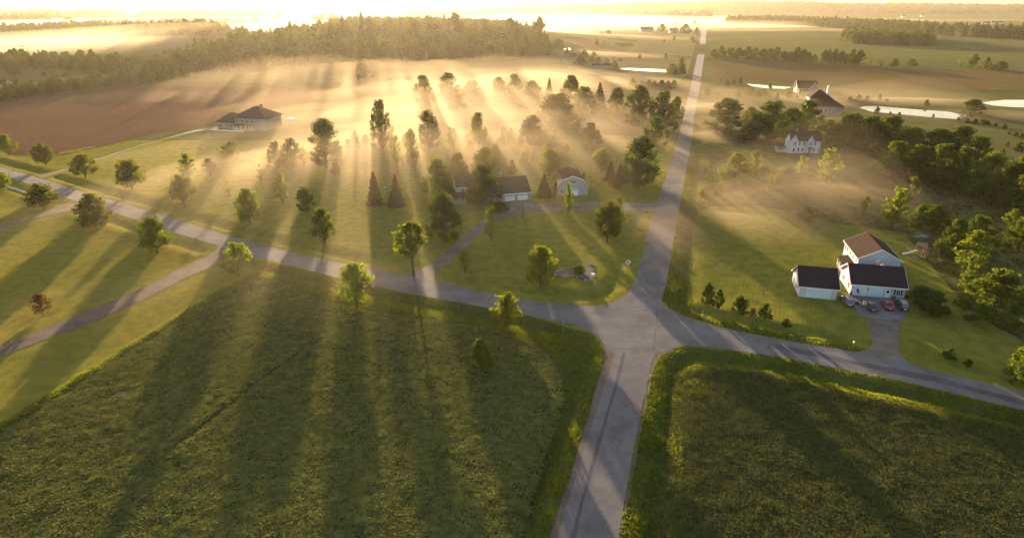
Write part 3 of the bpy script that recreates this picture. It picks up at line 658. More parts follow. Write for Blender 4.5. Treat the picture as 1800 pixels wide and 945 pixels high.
BUSHES = [
 ('brightshrub', 845, 652, 600, 37, 'bright green rounded bush inside the left crop field'),
 ('shrub', 1243, 536, 497, 22, 'tallest dark bush of the row left of the detached garage'),
 ('shrub', 1262, 541, 510, 17, 'small dark bush right beside the tallest one of the row'),
 ('shrub', 1300, 552, 521, 28, 'wide dark bush in the middle of the row by the road'),
 ('shrub', 1343, 560, 535, 21, 'dark bush at the right end of the row by the road'),
 ('shrub', 1322, 556, 542, 12, 'tiny bush between the two right ones of the row'),
 ('shrub', 1639, 551, 513, 46, 'large grey-green round shrub right of the parked cars'),
 ('shrub', 1622, 532, 504, 46, 'dark shrub behind the round shrub near the attached garage'),
 ('shrub', 1667, 629, 611, 19, 'small flowering bush with whitish tips on the right lawn'),
 ('shrub', 1701, 640, 628, 14, 'little dark bush right of the flowering one'),
 ('shrub', 1381, 573, 559, 16, 'low bush on the verge lawn below the detached garage'),
 ('rust', 1080, 333, 311, 22, 'reddish bush beside the two small conifers'),
 ('shrub', 878, 372, 356, 30, 'dark foundation bush below the porch house garage'),
 ('brightshrub', 1019, 479, 466, 20, 'pale leafy plant in the stone bed'),
 ('rust', 975, 352, 318, 8, 'reddish shrub against the left wall of the barn'),
 ('lbroad', 515, 296, 243, 36, 'larger bush of the hazy thicket below the long low house'),
 ('broad', 488, 296, 250, 32, 'left bush of the hazy thicket below the long low house'),
 ('slender', 535, 292, 258, 20, 'right bush of the hazy thicket next to the tall poplar'),
 ('slender', 518, 306, 280, 12, 'small yellowish bush below the hazy thicket'),
]
for k, x, y, t, w, lab in BUSHES: plant(k, x, y, t, w, lab, 'bush', 'bush')

# rows of trees far off, each tree a thing
def rank(i, n): return ('first', 'second', 'third', 'fourth', 'fifth', 'sixth', 'seventh', 'eighth', 'ninth', 'tenth', 'eleventh', 'twelfth', 'thirteenth', 'fourteenth', 'fifteenth', 'sixteenth', 'seventeenth', 'eighteenth', 'nineteenth', 'twentieth', 'twenty-first', 'twenty-second', 'twenty-third', 'twenty-fourth', 'twenty-fifth', 'twenty-sixth')[i]
hedge = [(1254, 104, 87, 13), (1266, 104, 80, 11), (1283, 105, 84, 17), (1297, 105, 84, 13), (1313, 106, 82, 15), (1326, 106, 84, 15), (1340, 107, 86, 13), (1352, 107, 85, 15), (1364, 107, 83, 13), (1377, 108, 90, 11), (1388, 108, 91, 13), (1399, 109, 83, 14), (1410, 110, 87, 13), (1420, 110, 92, 10), (1430, 110, 96, 9)]
for i, (x, y, t, w) in enumerate(hedge): plant('broad', x, y, t, w * 1.35, f'{rank(i, 0)} tree from the road in the hedgerow above the brown field', 'hedgerow_tree', 'tree', 'hedgerow trees beside the brown field', one=True)
hedge2 = [(1448, 111, 88, 13), (1455, 111, 87, 10), (1466, 112, 86, 12), (1478, 113, 90, 12), (1486, 113, 94, 10), (1496, 113, 86, 13), (1509, 114, 88, 15), (1529, 115, 95, 16), (1548, 117, 101, 14), (1571, 118, 103, 12), (1601, 117, 104, 16)]
for i, (x, y, t, w) in enumerate(hedge2): plant('sapling' if i in (7, 8) else 'broad', x, y, t, w * 1.2, f'{rank(i, 0)} tree after the gap in the hedgerow above the brown field', 'hedgerow_tree', 'tree', 'hedgerow trees beside the brown field', one=True)
for i, (x, y, t, w, k, lab) in enumerate([(1688, 120, 98, 11, 'sapling', 'thin bare tree left of the tall dark one in the right hedgerow'), (1709, 121, 95, 17, 'broad', 'tall dark tree standing out in the right hedgerow'), (1732, 122, 101, 16, 'lbroad', 'rounded tree right of the tall dark one in the right hedgerow'), (1757, 123, 108, 24, 'broad', 'wide low tree ending the right hedgerow')]):
    plant(k, x, y, t, w, lab, 'hedgerow_tree', 'tree', one=True)
row = [(1112, 151, 138, 12), (1128, 151, 142, 10), (1141, 154, 140, 13), (1150, 152, 142, 10), (1163, 153, 141, 13), (1174, 153, 142, 12), (1184, 154, 141, 11)]
for i, (x, y, t, w) in enumerate(row): plant('lbroad', x, y, t, w, f'{rank(i, 0)} from the left in the row of little orchard trees left of the road', 'orchard_tree', 'tree', 'little orchard trees', one=True)
scat = [(1265, 148, 137, 5), (1277, 150, 139, 8), (1279, 156, 142, 7), (1289, 149, 139, 7), (1301, 148, 137, 7), (1296, 172, 158, 11), (1313, 166, 152, 9), (1320, 168, 154, 9), (1333, 172, 160, 10), (1340, 170, 157, 9), (1347, 170, 161, 8), (1353, 158, 147, 8), (1385, 174, 160, 12), (1400, 174, 167, 6), (1264, 167, 161, 5), (1509, 176, 166, 10), (1524, 178, 168, 7), (1545, 178, 165, 7), (1558, 180, 173, 7), (1628, 186, 175, 9), (1541, 201, 188, 9), (1365, 175, 163, 7), (1493, 182, 170, 9), (1411, 170, 163, 7), (1503, 180, 174, 6)]
for i, (x, y, t, w) in enumerate(sorted(scat)): plant('lbroad' if i % 3 else 'broad', x, y, t, w, f'{rank(i, 0)} from the left of the small scattered trees around the ponds', 'young_tree', 'tree', 'small scattered trees around the ponds', one=True)
shr = [(1700, 216, 209, 9), (1713, 218, 209, 10), (1727, 218, 210, 12), (1735, 219, 212, 9), (1705, 205, 200, 6), (1684, 212, 206, 5), (1640, 206, 200, 4), (1565, 201, 196, 5), (1580, 203, 197, 6), (1750, 222, 216, 6), (1765, 226, 218, 8), (1763, 284, 274, 12), (1770, 258, 248, 6), (1790, 266, 250, 14), (1760, 275, 262, 9), (1785, 240, 232, 8), (1773, 236, 230, 6), (1795, 244, 234, 8)]
for i, (x, y, t, w) in enumerate(sorted(shr)): plant('shrub', x, y, t, w, f'{rank(i, 0)} from the left of the dark shrubs right of the long pond', 'shrub', 'shrub', 'small shrubs on the right meadow', one=True)
# left of the far road and around the fog lake
misc = [(981, 82, 68, 14, 'poplar', 'group of tall trees right of the wooded hill'), (990, 82, 70, 9, 'slender', 'narrow tree at the right of the group beyond the hill'), (997, 95, 83, 9, 'spruce', 'cone shaped tree at the fog edge right of the hill'), (1008, 100, 93, 12, 'broad', 'low round tree right of the cone shaped one'), (1027, 100, 87, 12, 'broad', 'round tree above the fog beyond the thin pond'),
 (1021, 103, 95, 10, 'broad', 'darker tree just left below the round tree by the fog'), (1044, 99, 91, 10, 'broad', 'round tree right of the round tree by the fog'), (1020, 114, 102, 22, 'broad', 'wide dark tree left of the fog pond'), (1040, 111, 99, 11, 'broad', 'upright tree in the fog pond clump'), (1051, 113, 101, 14, 'lbroad', 'pale round tree in the fog pond clump'), (1067, 113, 103, 9, 'broad', 'small tree right of the fog pond clump'), (1080, 123, 107, 14, 'broad', 'dark round tree at the left end of the thin pond'), (1090, 108, 102, 9, 'broad', 'little round tree above the thin pond'), (1078, 107, 100, 4, 'slender', 'tiny pole shaped tree above the thin pond'),
 (1049, 80, 68, 7, 'lbroad', 'left of two small trees in the middle of the pale field'), (1061, 80, 71, 6, 'lbroad', 'right of two small trees in the middle of the pale field'), (1069, 61, 53, 12, 'broad', 'round tree alone on the pale field left of the far barn'), (1057, 61, 56, 8, 'broad', 'low bush tree left of the round tree on the pale field'), (1124, 103, 96, 6, 'broad', 'small round tree on the pale field edge'), (1170, 104, 93, 7, 'broad', 'upright oval tree on the pale field edge'), (1184, 75, 63, 6, 'slender', 'dark column tree on the pale field near the road'), (1167, 75, 69, 5, 'broad', 'tiny round tree left of the column tree'), (1217, 75, 65, 12, 'lbroad', 'round tree against the left side of the far road'),
 (1163, 57, 42, 17, 'lbroad', 'round tree between the far barn and far farmhouse'), (1186, 58, 46, 6, 'spruce', 'dark conifer beside the far farmhouse'), (1204, 59, 42, 19, 'broad', 'large dark tree over the far farmhouse'), (1224, 60, 48, 9, 'broad', 'tree at the road end of the far farmyard'), (1212, 60, 51, 10, 'broad', 'lower tree in the far farmyard'), (1220, 46, 36, 9, 'broad', 'tree above the far farmyard'), (1229, 46, 40, 7, 'broad', 'small tree right of the one above the far farmyard'), (1187, 46, 39, 10, 'lbroad', 'domed tree behind the far barn'), (1131, 46, 41, 5, 'broad', 'tiny tree behind the far barn'), (1118, 47, 42, 5, 'sapling', 'tiny bare tree left of the far barn'),
 (447, 74, 54, 17, 'poplar', 'dark tree on the skyline of the left wood, left of a pair'), (475, 74, 54, 20, 'sapling', 'feathery tree on the skyline of the left wood, right of a pair'), (46, 103, 80, 17, 'sapling', 'wind-bent pine standing clear above the fog at upper left'), (420, 78, 60, 14, 'broad', 'rounded tree at the right end of the left wood band'),
 (78, 167, 140, 20, 'broad', 'dark tree at the left corner of the brown field'), (96, 166, 137, 24, 'poplar', 'wide-topped tree at the left corner of the brown field'), (30, 174, 158, 22, 'broad', 'low tree left of the dark ones by the brown field'), (170, 152, 136, 18, 'sapling', 'feathery tree in the treeline above the brown field'), (118, 112, 92, 14, 'broad', 'rounded tree top in the left fog'), (140, 125, 103, 26, 'broad', 'wide rounded tree in the left tree mass'), (170, 124, 95, 26, 'broad', 'tall dark tree of the left tree mass'), (200, 128, 96, 32, 'broad', 'broad dark tree right of the tallest in the left mass'), (82, 122, 92, 30, 'broad', 'grey round tree in the mass near the left edge'), (226, 118, 101, 12, 'broad', 'small tree at the right end of the left mass'), (239, 120, 103, 11, 'broad', 'egg shaped tree at the right end of the left mass'), (24, 132, 110, 18, 'broad', 'dim tree near the left edge below the fog'),
 (78, 134, 127, 8, 'broad', 'left of two tiny trees on the foggy left meadow'), (92, 134, 126, 7, 'broad', 'right of two tiny trees on the foggy left meadow'), (116, 137, 128, 9, 'broad', 'tiny tree on the foggy left meadow near the tree mass'), (122, 43, 31, 23, 'broad', 'domed tree on the bright fog plain at upper left'), (158, 43, 32, 11, 'sapling', 'loose tree on the bright fog plain at upper left'), (245, 35, 24, 12, 'sapling', 'lone loose tree on the far bright plain'), (260, 35, 28, 6, 'sapling', 'tiny tree beside the lone loose one'), (450, 40, 29, 14, 'broad', 'rounded tree left of the far silos'), (464, 40, 31, 12, 'sapling', 'ragged tree left of the far silos'), (490, 34, 21, 9, 'poplar', 'dark tree top beside the far silo'), (422, 52, 45, 18, 'broad', 'rounded thicket on the fog left of the hill'), (380, 53, 47, 10, 'broad', 'small thicket on the fog left of the hill')]
for x, y, t, w, k, lab in misc: plant(k, x, y, t, w, lab, 'conifer_tree' if k == 'spruce' else 'distant_tree', 'tree', one=True)
# young conifers and saplings half lost in the fog above the homestead
rg = np.random.default_rng(3); fogt = []
while len(fogt) < 46:
    x = rg.uniform(590, 1010); y = rg.uniform(238, 312) - max(0, (x - 850)) * .03
    if abs(x - 672) > 22 and abs(x - 754) > 18: fogt.append((x, y))
fogt.sort(key=lambda q: q[1])
for part, lst in (('back', fogt[:23]), ('front', fogt[23:])):
    for i, (x, y) in enumerate(sorted(lst)):
        plant(('maple', 'lbroad', 'slender', 'lbroad')[i % 4], x, y, y - rg.uniform(15, 30), rg.uniform(9, 17), f'{rank(i, 0)} from the left of the {part} young trees dim in the fog behind the homestead', 'young_tree', 'tree', 'young trees in the fog', one=True)
scr = sorted((rg.uniform(1225, 1340), rg.uniform(300, 352)) for _ in range(24))
for i, (x, y) in enumerate(scr):
    plant('sapling' if i % 2 else 'shrub', x, y, y - rg.uniform(8, 15), rg.uniform(8, 14), f'{rank(i, 0)} scrub bush from the road on the rough meadow below the farmhouse', 'scrub_bush', 'bush', 'scrub on the rough meadow', one=True)

# ---------------------------------------------------------------- stuff scattered with geometry nodes
LIB = bpy.data.collections.new('plant_sources')            # not linked to the scene
def source(name, me):
    o = bpy.data.objects.new(name, me); return o
def gn_scatter(name, P, rot, scl, sources, idx=None, kind='stuff', sxy=None):
    coll = bpy.data.collections.new(name + '_sources')
    for i, s in enumerate(sources): coll.objects.link(bpy.data.objects.new(f'{i:02d}_' + name, s))
    me = bpy.data.meshes.new(name); me.vertices.add(len(P)); me.vertices.foreach_set('co', np.asarray(P, np.float32).ravel()); 
    n = len(P); idx = np.asarray(RNG.integers(0, len(sources), n) if idx is None else idx, np.int32)
    a = me.attributes.new('rot', 'FLOAT', 'POINT'); a.data.foreach_set('value', np.asarray(rot, np.float32))
    sc = np.asarray(scl, np.float32); 
    if sc.ndim == 1: sc = np.stack([sc, sc, sc], 1)
    a = me.attributes.new('scl', 'FLOAT_VECTOR', 'POINT'); a.data.foreach_set('vector', sc.ravel())
    a = me.attributes.new('idx', 'INT', 'POINT'); a.data.foreach_set('value', idx); me.update()
    o = bpy.data.objects.new(name, me); COL.objects.link(o)
    ng = bpy.data.node_groups.new(name, 'GeometryNodeTree'); ng.interface.new_socket('Geometry', in_out='INPUT', socket_type='NodeSocketGeometry'); ng.interface.new_socket('Geometry', in_out='OUTPUT', socket_type='NodeSocketGeometry')
    gi = ng.nodes.new('NodeGroupInput'); go = ng.nodes.new('NodeGroupOutput'); ip = ng.nodes.new('GeometryNodeInstanceOnPoints'); ci = ng.nodes.new('GeometryNodeCollectionInfo')
    ci.inputs['Collection'].default_value = coll; ci.inputs['Separate Children'].default_value = True; ci.inputs['Reset Children'].default_value = True
    def attr(nm, t): q = ng.nodes.new('GeometryNodeInputNamedAttribute'); q.data_type = t; q.inputs['Name'].default_value = nm; return q.outputs['Attribute']
    cx = ng.nodes.new('ShaderNodeCombineXYZ'); L = ng.links.new
    L(attr('rot', 'FLOAT'), cx.inputs[2]); L(cx.outputs[0], ip.inputs['Rotation']); L(attr('scl', 'FLOAT_VECTOR'), ip.inputs['Scale']); L(attr('idx', 'INT'), ip.inputs['Instance Index'])
    ip.inputs['Pick Instance'].default_value = True; L(gi.outputs[0], ip.inputs['Points']); L(ci.outputs[0], ip.inputs['Instance']); L(ip.outputs[0], go.inputs[0])
    md = o.modifiers.new('scatter', 'NODES'); md.node_group = ng
    return tag(o, kind=kind)
def poly_scatter(poly, spacing, world=False, seed=1):
    rng = np.random.default_rng(seed); P = np.array(poly, float) if world else np.array([ground(*p)[:2] for p in poly])
    x0, y0 = P.min(0); x1, y1 = P.max(0); X, Y = np.meshgrid(np.arange(x0, x1, spacing), np.arange(y0, y1, spacing))
    X = (X + rng.uniform(-.45, .45, X.shape) * spacing).ravel(); Y = (Y + rng.uniform(-.45, .45, Y.shape) * spacing).ravel()
    k = inpoly(X, Y, P); return X[k], Y[k]
# crops: leafy clumps in the two fields
def clump(seed, n, r, h, lw, mat, kind='leaf'):
    rng = np.random.default_rng(seed); V = []; F = []
    for i in range(n):
        th = rng.uniform(0, 6.28); d = np.array([math.cos(th), math.sin(th)]); p = np.array([-d[1], d[0]]); b0_ = rng.normal(0, r * .35, 2)
        if kind == 'leaf':
            L = r * rng.uniform(.5, 1); z0 = h * rng.uniform(.35, .9); z1 = z0 + h * rng.uniform(-.1, .25); w = lw * rng.uniform(.6, 1.2); k = len(V)
            a = b0_; c = b0_ + d * L * .6; e = b0_ + d * L
            V += [(*a, z0 * .8), (*(c + p * w), z1), (*e, z1 - h * .12), (*(c - p * w), z1)]; F.append((k, k + 1, k + 2, k + 3))
        else:
            L = h * rng.uniform(.6, 1.1); lean = d * L * rng.uniform(.15, .5); k = len(V); w = lw
            V += [(*(b0_ + p * w), 0), (*(b0_ - p * w), 0), (*(b0_ - p * w * .5 + lean * .5), L * .65), (*(b0_ + p * w * .2 + lean), L)]; F.append((k, k + 1, k + 2, k + 3))
    me = npmesh('clump', np.array(V), np.array(F)); me.materials.append(M[mat]); return me
cropC = [clump(200 + i, 22, .42, .24, .085, 'leaf_crop') for i in range(4)]
grassC = [clump(220 + i, 22, .30, .32, .03, 'leaf_grass', 'blade') for i in range(4)]
tallC = [clump(230 + i, 24, .34, .27, .04, 'leaf_grass', 'blade') for i in range(3)]
cropD = [clump(210 + i, 18, .36, .34, .06, 'leaf_crop2') for i in range(4)]
scrubC = [clump(240 + i, 18, .5, .45, .06, 'leaf_scrub', 'blade') for i in range(3)]
def crops(poly, name, seed, furrow_gap=True):
    rng = np.random.default_rng(seed); P = W2(poly); c0 = P.min(0); c1 = P.max(0); ext = np.hypot(*(c1 - c0)); ctr = (c0 + c1) / 2
    A, B = np.meshgrid(np.arange(-ext / 2, ext / 2, .40), np.arange(-ext / 2, ext / 2, .58)); A = A + rng.normal(0, .10, A.shape); B = B + rng.normal(0, .07, B.shape)
    X = (ctr[0] + A * rowdir[0] + B * rown[0]).ravel(); Y = (ctr[1] + A * rowdir[1] + B * rown[1]).ravel()
    vis = (Y > 44) & (np.abs(X) < Y * 1.05 + 16) & (X < 130)
    X = X[vis]; Y = Y[vis]; k = inpoly(X, Y, P); X = X[k]; Y = Y[k]
    if furrow_gap: k = dline(X, Y, furrow) > .13; X = X[k]; Y = Y[k]
    s = .95 + .6 * fbm(X, Y, 1.7, 3, seed) + rng.normal(0, .12, len(X)); k = s > .2; X = X[k]; Y = Y[k]; s = s[k]
    gn_scatter(name, np.stack([X, Y, zgv(X, Y) - .03], 1), rng.uniform(0, 6.28, len(X)), np.clip(s, .55, 1.6), cropC if furrow_gap else cropD); return len(X)
nc = crops(CROP_L, 'crop_plants', 5), crops(CROP_R, 'crop_plants', 6, False)
def grass(name, poly, sp, src, seed, smin=.6, smax=1.4, dmin=.25, patch=0.0):
    X, Y = poly_scatter([flat(*p) for p in poly], sp, True, seed)
    k = ~inpoly(X, Y, roadW)
    for D in DRIVES: k &= ~inpoly(X, Y, W2(D))
    k &= ~inpoly(X, Y, W2(SHOULDER_L)) & ~inpoly(X, Y, W2(CROP_L)); k &= (Y > 44) & (np.abs(X) < Y * 1.05 + 16)
    nn = fbm(X, Y, 4, 3, seed); k &= nn > -1 + patch; X, Y, nn = X[k], Y[k], nn[k]; rng = np.random.default_rng(seed)
    gn_scatter(name, np.stack([X, Y, zgv(X, Y) - .02], 1), rng.uniform(0, 6.28, len(X)), np.clip((smin + smax) / 2 + nn * .9 + rng.normal(0, .1, len(X)), smin, smax), src); return len(X)
n1 = grass('verge_grass', VERGE, .42, tallC, 31); n2 = grass('verge_grass', VERGE2, .42, tallC, 32); n3 = grass('verge_grass', VERGE3, .5, grassC, 33)
n4 = grass('meadow_grass', [(1222, 375), (1250, 362), (1330, 362), (1400, 372), (1480, 395), (1590, 410), (1700, 540), (1800, 600), (1800, 330), (1500, 300), (1240, 290)], 1.3, scrubC, 34, .5, 1.6, patch=.85)
strip = [(0, 744), (105, 680), (210, 614), (335, 540), (393, 508), (456, 478), (456, 486), (393, 518), (335, 550), (210, 628), (105, 696), (0, 764)]
n5 = grass('verge_grass', strip, .4, grassC, 35)
print('clumps', nc, n1, n2, n3, n4, n5)
# woods
FARS = [PROTO[f'far{i}'][1] for i in range(4)]; FPINE = [PROTO[f'farpine{i}'][1] for i in range(2)]; MIDS = [PROTO[f'broad{i}'][1] for i in range(3)]
def wood(name, poly, sp, h, seed, world=False, pine=.15, label=None, hv=.25, src=None, wk=1.0):
    X, Y = poly_scatter(poly, sp, world, seed); rng = np.random.default_rng(seed); n_ = len(X); Z = hills(X, Y)
    H = h * (1 + rng.normal(0, hv, n_)).clip(.55, 1.5); src = src or (FARS + FPINE)
    pi = rng.random(n_) < pine; idx = np.where(pi & (len(src) > 4), 4 + rng.integers(0, 2, n_), rng.integers(0, min(4, len(src)), n_))
    W_ = np.where(pi, H * .8, H * rng.uniform(.75, 1.15, n_)) * wk
    return gn_scatter(name, np.stack([X, Y, Z - .3], 1), rng.uniform(0, 6.28, n_), np.stack([W_, W_, H], 1), src, idx), n_
def wood_l(*a, **k):
    lab = k.pop('label'); o, n_ = wood(*a, **k); tag(o, lab, 'wood'); return n_
HILLP = [(262, 142), (300, 134), (380, 125), (450, 121), (600, 112), (700, 108), (800, 104), (900, 102), (965, 99), (968, 86), (945, 66), (900, 56), (830, 50), (740, 48), (650, 50), (570, 56), (500, 64), (430, 78), (360, 92), (290, 114)]
tot = 0
tot += wood_l('hill_woodland', HILLP, 8, 12.5, 41, pine=.35, label='dense mixed wood covering the low hill at the centre left')
tot += wood_l('hill_pines', [(560, 78), (640, 68), (760, 64), (880, 66), (955, 80), (950, 88), (860, 78), (740, 74), (640, 78), (560, 92), (440, 104), (340, 122), (330, 116), (430, 92), (500, 84)], 24, 25, 40, pine=.6, label='taller pines standing out along the near tier of the hill wood', hv=.3, wk=.9)
tot += wood_l('woodland', [(-80, 66), (0, 67), (120, 66), (250, 66), (330, 70), (400, 76), (440, 76), (400, 66), (330, 60), (420, 52), (470, 47), (400, 44), (300, 43), (200, 46), (120, 50), (0, 57), (-80, 58)], 15, 17, 42, label='long green wood band in the fog at the upper left')
tot += wood_l('woodland', [(-60, 128), (30, 126), (60, 120), (110, 120), (130, 126), (200, 132), (250, 134), (280, 128), (240, 118), (200, 112), (120, 108), (60, 106), (-60, 108)], 9, 10, 43, label='foggy tree mass above the left meadow')
tot += wood_l('treeline', [(-60, 180), (0, 178), (50, 172), (120, 162), (200, 152), (262, 148), (330, 140), (330, 132), (262, 138), (200, 143), (120, 153), (50, 163), (-60, 170)], 6.5, 7.5, 44, label='dark treeline along the upper edge of the brown field', pine=0)
tot += wood_l('woodland', [(1480, 72), (1495, 77), (1560, 80), (1637, 81), (1636, 74), (1600, 68), (1540, 63), (1490, 63)], 11, 19, 45, label='oval dark woodlot standing in the green field', pine=0, hv=.12)
tot += wood_l('woodland', [(1277, 41), (1330, 43), (1400, 46), (1500, 52), (1600, 58), (1690, 65), (1690, 60), (1600, 51), (1500, 45), (1400, 39), (1330, 37), (1277, 38)], 16, 22, 46, label='long dark wood beyond the green field and its fog strip', pine=0, hv=.15)
tot += wood_l('woodland', [(1690, 66), (1800, 70), (1900, 74), (1900, 68), (1800, 63), (1690, 61)], 18, 20, 47, label='broken tree belt at the right behind the green field', hv=.3)
for i, (p, lab) in enumerate([([(-80, 41), (40, 40), (90, 39), (90, 36), (40, 36), (-80, 37)], 'grey wood on the bright plain at far left'), ([(40, 34), (120, 33), (200, 33), (200, 31), (120, 30), (40, 31)], 'thin wood line in the upper left haze'), ([(248, 30), (340, 31), (460, 29), (470, 26.5), (340, 25.5), (250, 26.5)], 'straight-topped dark wood on the upper left plain'), ([(130, 26), (220, 26), (220, 24), (130, 24)], 'faint wood near the left horizon'), ([(-80, 26), (100, 25), (100, 23), (-80, 23)], 'faint wood at the far left horizon'), ([(550, 44), (600, 43), (600, 41), (550, 42)], 'small copse on the brightest fog'), ([(905, 28), (960, 28), (960, 25.5), (905, 26)], 'farm grove on the far bright plain'), ([(1010, 29), (1170, 30), (1170, 27), (1010, 26.5)], 'long tree belt below the far ridge'), ([(1170, 34), (1250, 33), (1250, 30), (1170, 30)], 'tree belt where the far road ends'), ([(715, 28), (880, 27), (880, 25.5), (715, 26)], 'faint tree belt above the wooded hill')]):
    tot += wood_l('woodland', p, 34, 26, 50 + i, label=lab, hv=.3)
tot += wood_l('ridge_woodland', [(-300, 5600), (-200, 7600), (2600, 9000), (9000, 9000), (9000, 4600), (3000, 4900), (1200, 5200)], 62, 19, 70, world=True, label='wooded far ridge along the horizon on the right', wk=2.4, pine=.1)
print('woods', tot)
# ---------------------------------------------------------------- buildings
def site(px0, ang, name, label, cat, X=None):
    x, y = (flat(*px0) if px0 else X); return empty(name, (x, y, zg(x, y)), R(ang), label=label, cat=cat)
def opening(root, side, u, z, w, h, at, frame='trim', shutters=False, panes=(1, 2)):
    """a window: raised frame with glass panes behind glazing bars. side S/N: wall y=at, u along x; W/E: wall x=at, u along y"""
    o = -1 if side in 'SW' else 1; t = .07
    def B(mb, a0, a1, z0, z1, d0, d1):
        q = sorted((at + o * d0, at + o * d1))
        return mb.box(a0, q[0], z0, a1, q[1], z1) if side in 'SN' else mb.box(q[0], a0, z0, q[1], a1, z1)
    f = MB(); B(f, u - w / 2 - t, u + w / 2 + t, z - t, z, -.02, .08); B(f, u - w / 2 - t, u + w / 2 + t, z + h, z + h + t, -.02, .08)
    B(f, u - w / 2 - t, u - w / 2, z, z + h, -.02, .08); B(f, u + w / 2, u + w / 2 + t, z, z + h, -.02, .08)
    for i in range(1, panes[0]): B(f, u - w / 2 + w * i / panes[0] - .02, u - w / 2 + w * i / panes[0] + .02, z, z + h, -.02, .06)
    for i in range(1, panes[1]): B(f, u - w / 2, u + w / 2, z + h * i / panes[1] - .02, z + h * i / panes[1] + .02, -.02, .055)
    fo = f.build('window', M[frame], root)
    B(MB(), 0, 0, 0, 0, 0, 0); g = MB(); B(g, u - w / 2, u + w / 2, z, z + h, -.03, .03); g.build('pane', M['glass'], fo)
    if shutters:
        for s in (-1, 1):
            c = u + s * (w / 2 + t + .2); m = MB(); B(m, c - .18, c + .18, z - .05, z + h + .05, -.01, .05); m.build('shutter', M['shutter'], root)
def garage_door(root, u, w, h, at, mat='doorpanel', lights=0):
    d = MB(); n = 4
    for i in range(n): d.box(u - w / 2, at - .05, h * i / n + .015, u + w / 2, at + .03, h * (i + 1) / n - .015)
    do = d.build('garage_door', M[mat], root)
    for i in range(lights):
        c = u - w / 2 + w * (i + .5) / lights; MB().box(c - w / lights * .33, at - .07, h * .79, c + w / lights * .33, at - .04, h * .94).build('pane', M['glass'], do)
    f = MB(); f.box(u - w / 2 - .12, at - .08, 0, u - w / 2, at + .02, h + .12); f.box(u + w / 2, at - .08, 0, u + w / 2 + .12, at + .02, h + .12); f.box(u - w / 2, at - .08, h, u + w / 2, at + .02, h + .12)
    f.build('door_frame', M['trim'], root)
def door(root, u, at, w=.95, h=2.1, mat='trim'):
    d = MB().box(u - w / 2, at - .06, .1, u + w / 2, at + .02, h).build('door', M[mat], root, ); MB().box(u + w / 2 - .14, at - .11, 1.0, u + w / 2 - .08, at - .062, 1.06).build('handle', M['black'], d)
    MB().box(u - .28, at - .075, 1.25, u + .28, at - .061, h - .2).build('pane', M['glass'], d)
def gable(root, x0, x1, y0, y1, ez, rz, axis, wall, roof, oh=.35, trim='trim', wallname='wall'):
    """walls with two gables and two roof slopes; ridge along axis"""
    w = MB()
    if axis == 'x': w.extr([(y0, -.3), (y1, -.3), (y1, ez), ((y0 + y1) / 2, rz), (y0, ez)], x0, x1, 'x')
    else: w.extr([(x0, -.3), (x1, -.3), (x1, ez), ((x0 + x1) / 2, rz), (x0, ez)], y0, y1, 'y')
    w.build(wallname, M[wall], root)
    a0, a1, c0, c1 = (y0, y1, x0, x1) if axis == 'x' else (x0, x1, y0, y1); mid = (a0 + a1) / 2; s = (rz - ez) / (mid - a0); up = .16
    for sg, e in ((-1, a0), (1, a1)):
        ee = e + sg * oh; ze = ez - s * oh + up; zr = rz + up
        q = [(ee, ze), (mid, zr)]
        pts = [(c0 - oh, *q[0]), (c1 + oh, *q[0]), (c1 + oh, *q[1]), (c0 - oh, *q[1])] if axis == 'x' else [(q[0][0], c0 - oh, q[0][1]), (q[0][0], c1 + oh, q[0][1]), (q[1][0], c1 + oh, q[1][1]), (q[1][0], c0 - oh, q[1][1])]
        MB().slab(pts, .14).build('roof', M[roof], root)
        g = MB(); r = .06
        if axis == 'x': g.box(c0 - oh, ee - r if sg < 0 else ee, ze - .22, c1 + oh, ee if sg < 0 else ee + r, ze + .01)
        else: g.box(ee - r if sg < 0 else ee, c0 - oh, ze - .22, ee if sg < 0 else ee + r, c1 + oh, ze + .01)
        g.build('gutter', M[trim], root)
        f = MB()                                            # rake boards on both gables
        for c in (c0 - oh - .05, c1 + oh):
            v = [(ee, ze - .26), (ee, ze + .02), (mid, zr + .02), (mid, zr - .26)]; f.extr(v, c, c + .05, axis)
        f.build('rake_board', M[trim], root)
def hip(root, x0, x1, y0, y1, ez, rz, inset, roof, oh=.5, name='roof'):
    a, b_, c, d = x0 - oh, x1 + oh, y0 - oh, y1 + oh; my = (c + d) / 2
    P = [(a, c, ez), (b_, c, ez), (b_, d, ez), (a, d, ez), (a + inset, my, rz), (b_ - inset, my, rz), (a, c, ez - .2), (b_, c, ez - .2), (b_, d, ez - .2), (a, d, ez - .2)]
    MB().poly(P, [(0, 1, 5, 4), (1, 2, 5), (2, 3, 4, 5), (3, 0, 4), (6, 9, 8, 7), (0, 6, 7, 1), (1, 7, 8, 2), (2, 8, 9, 3), (3, 9, 6, 0)]).build(name, M[roof], root)
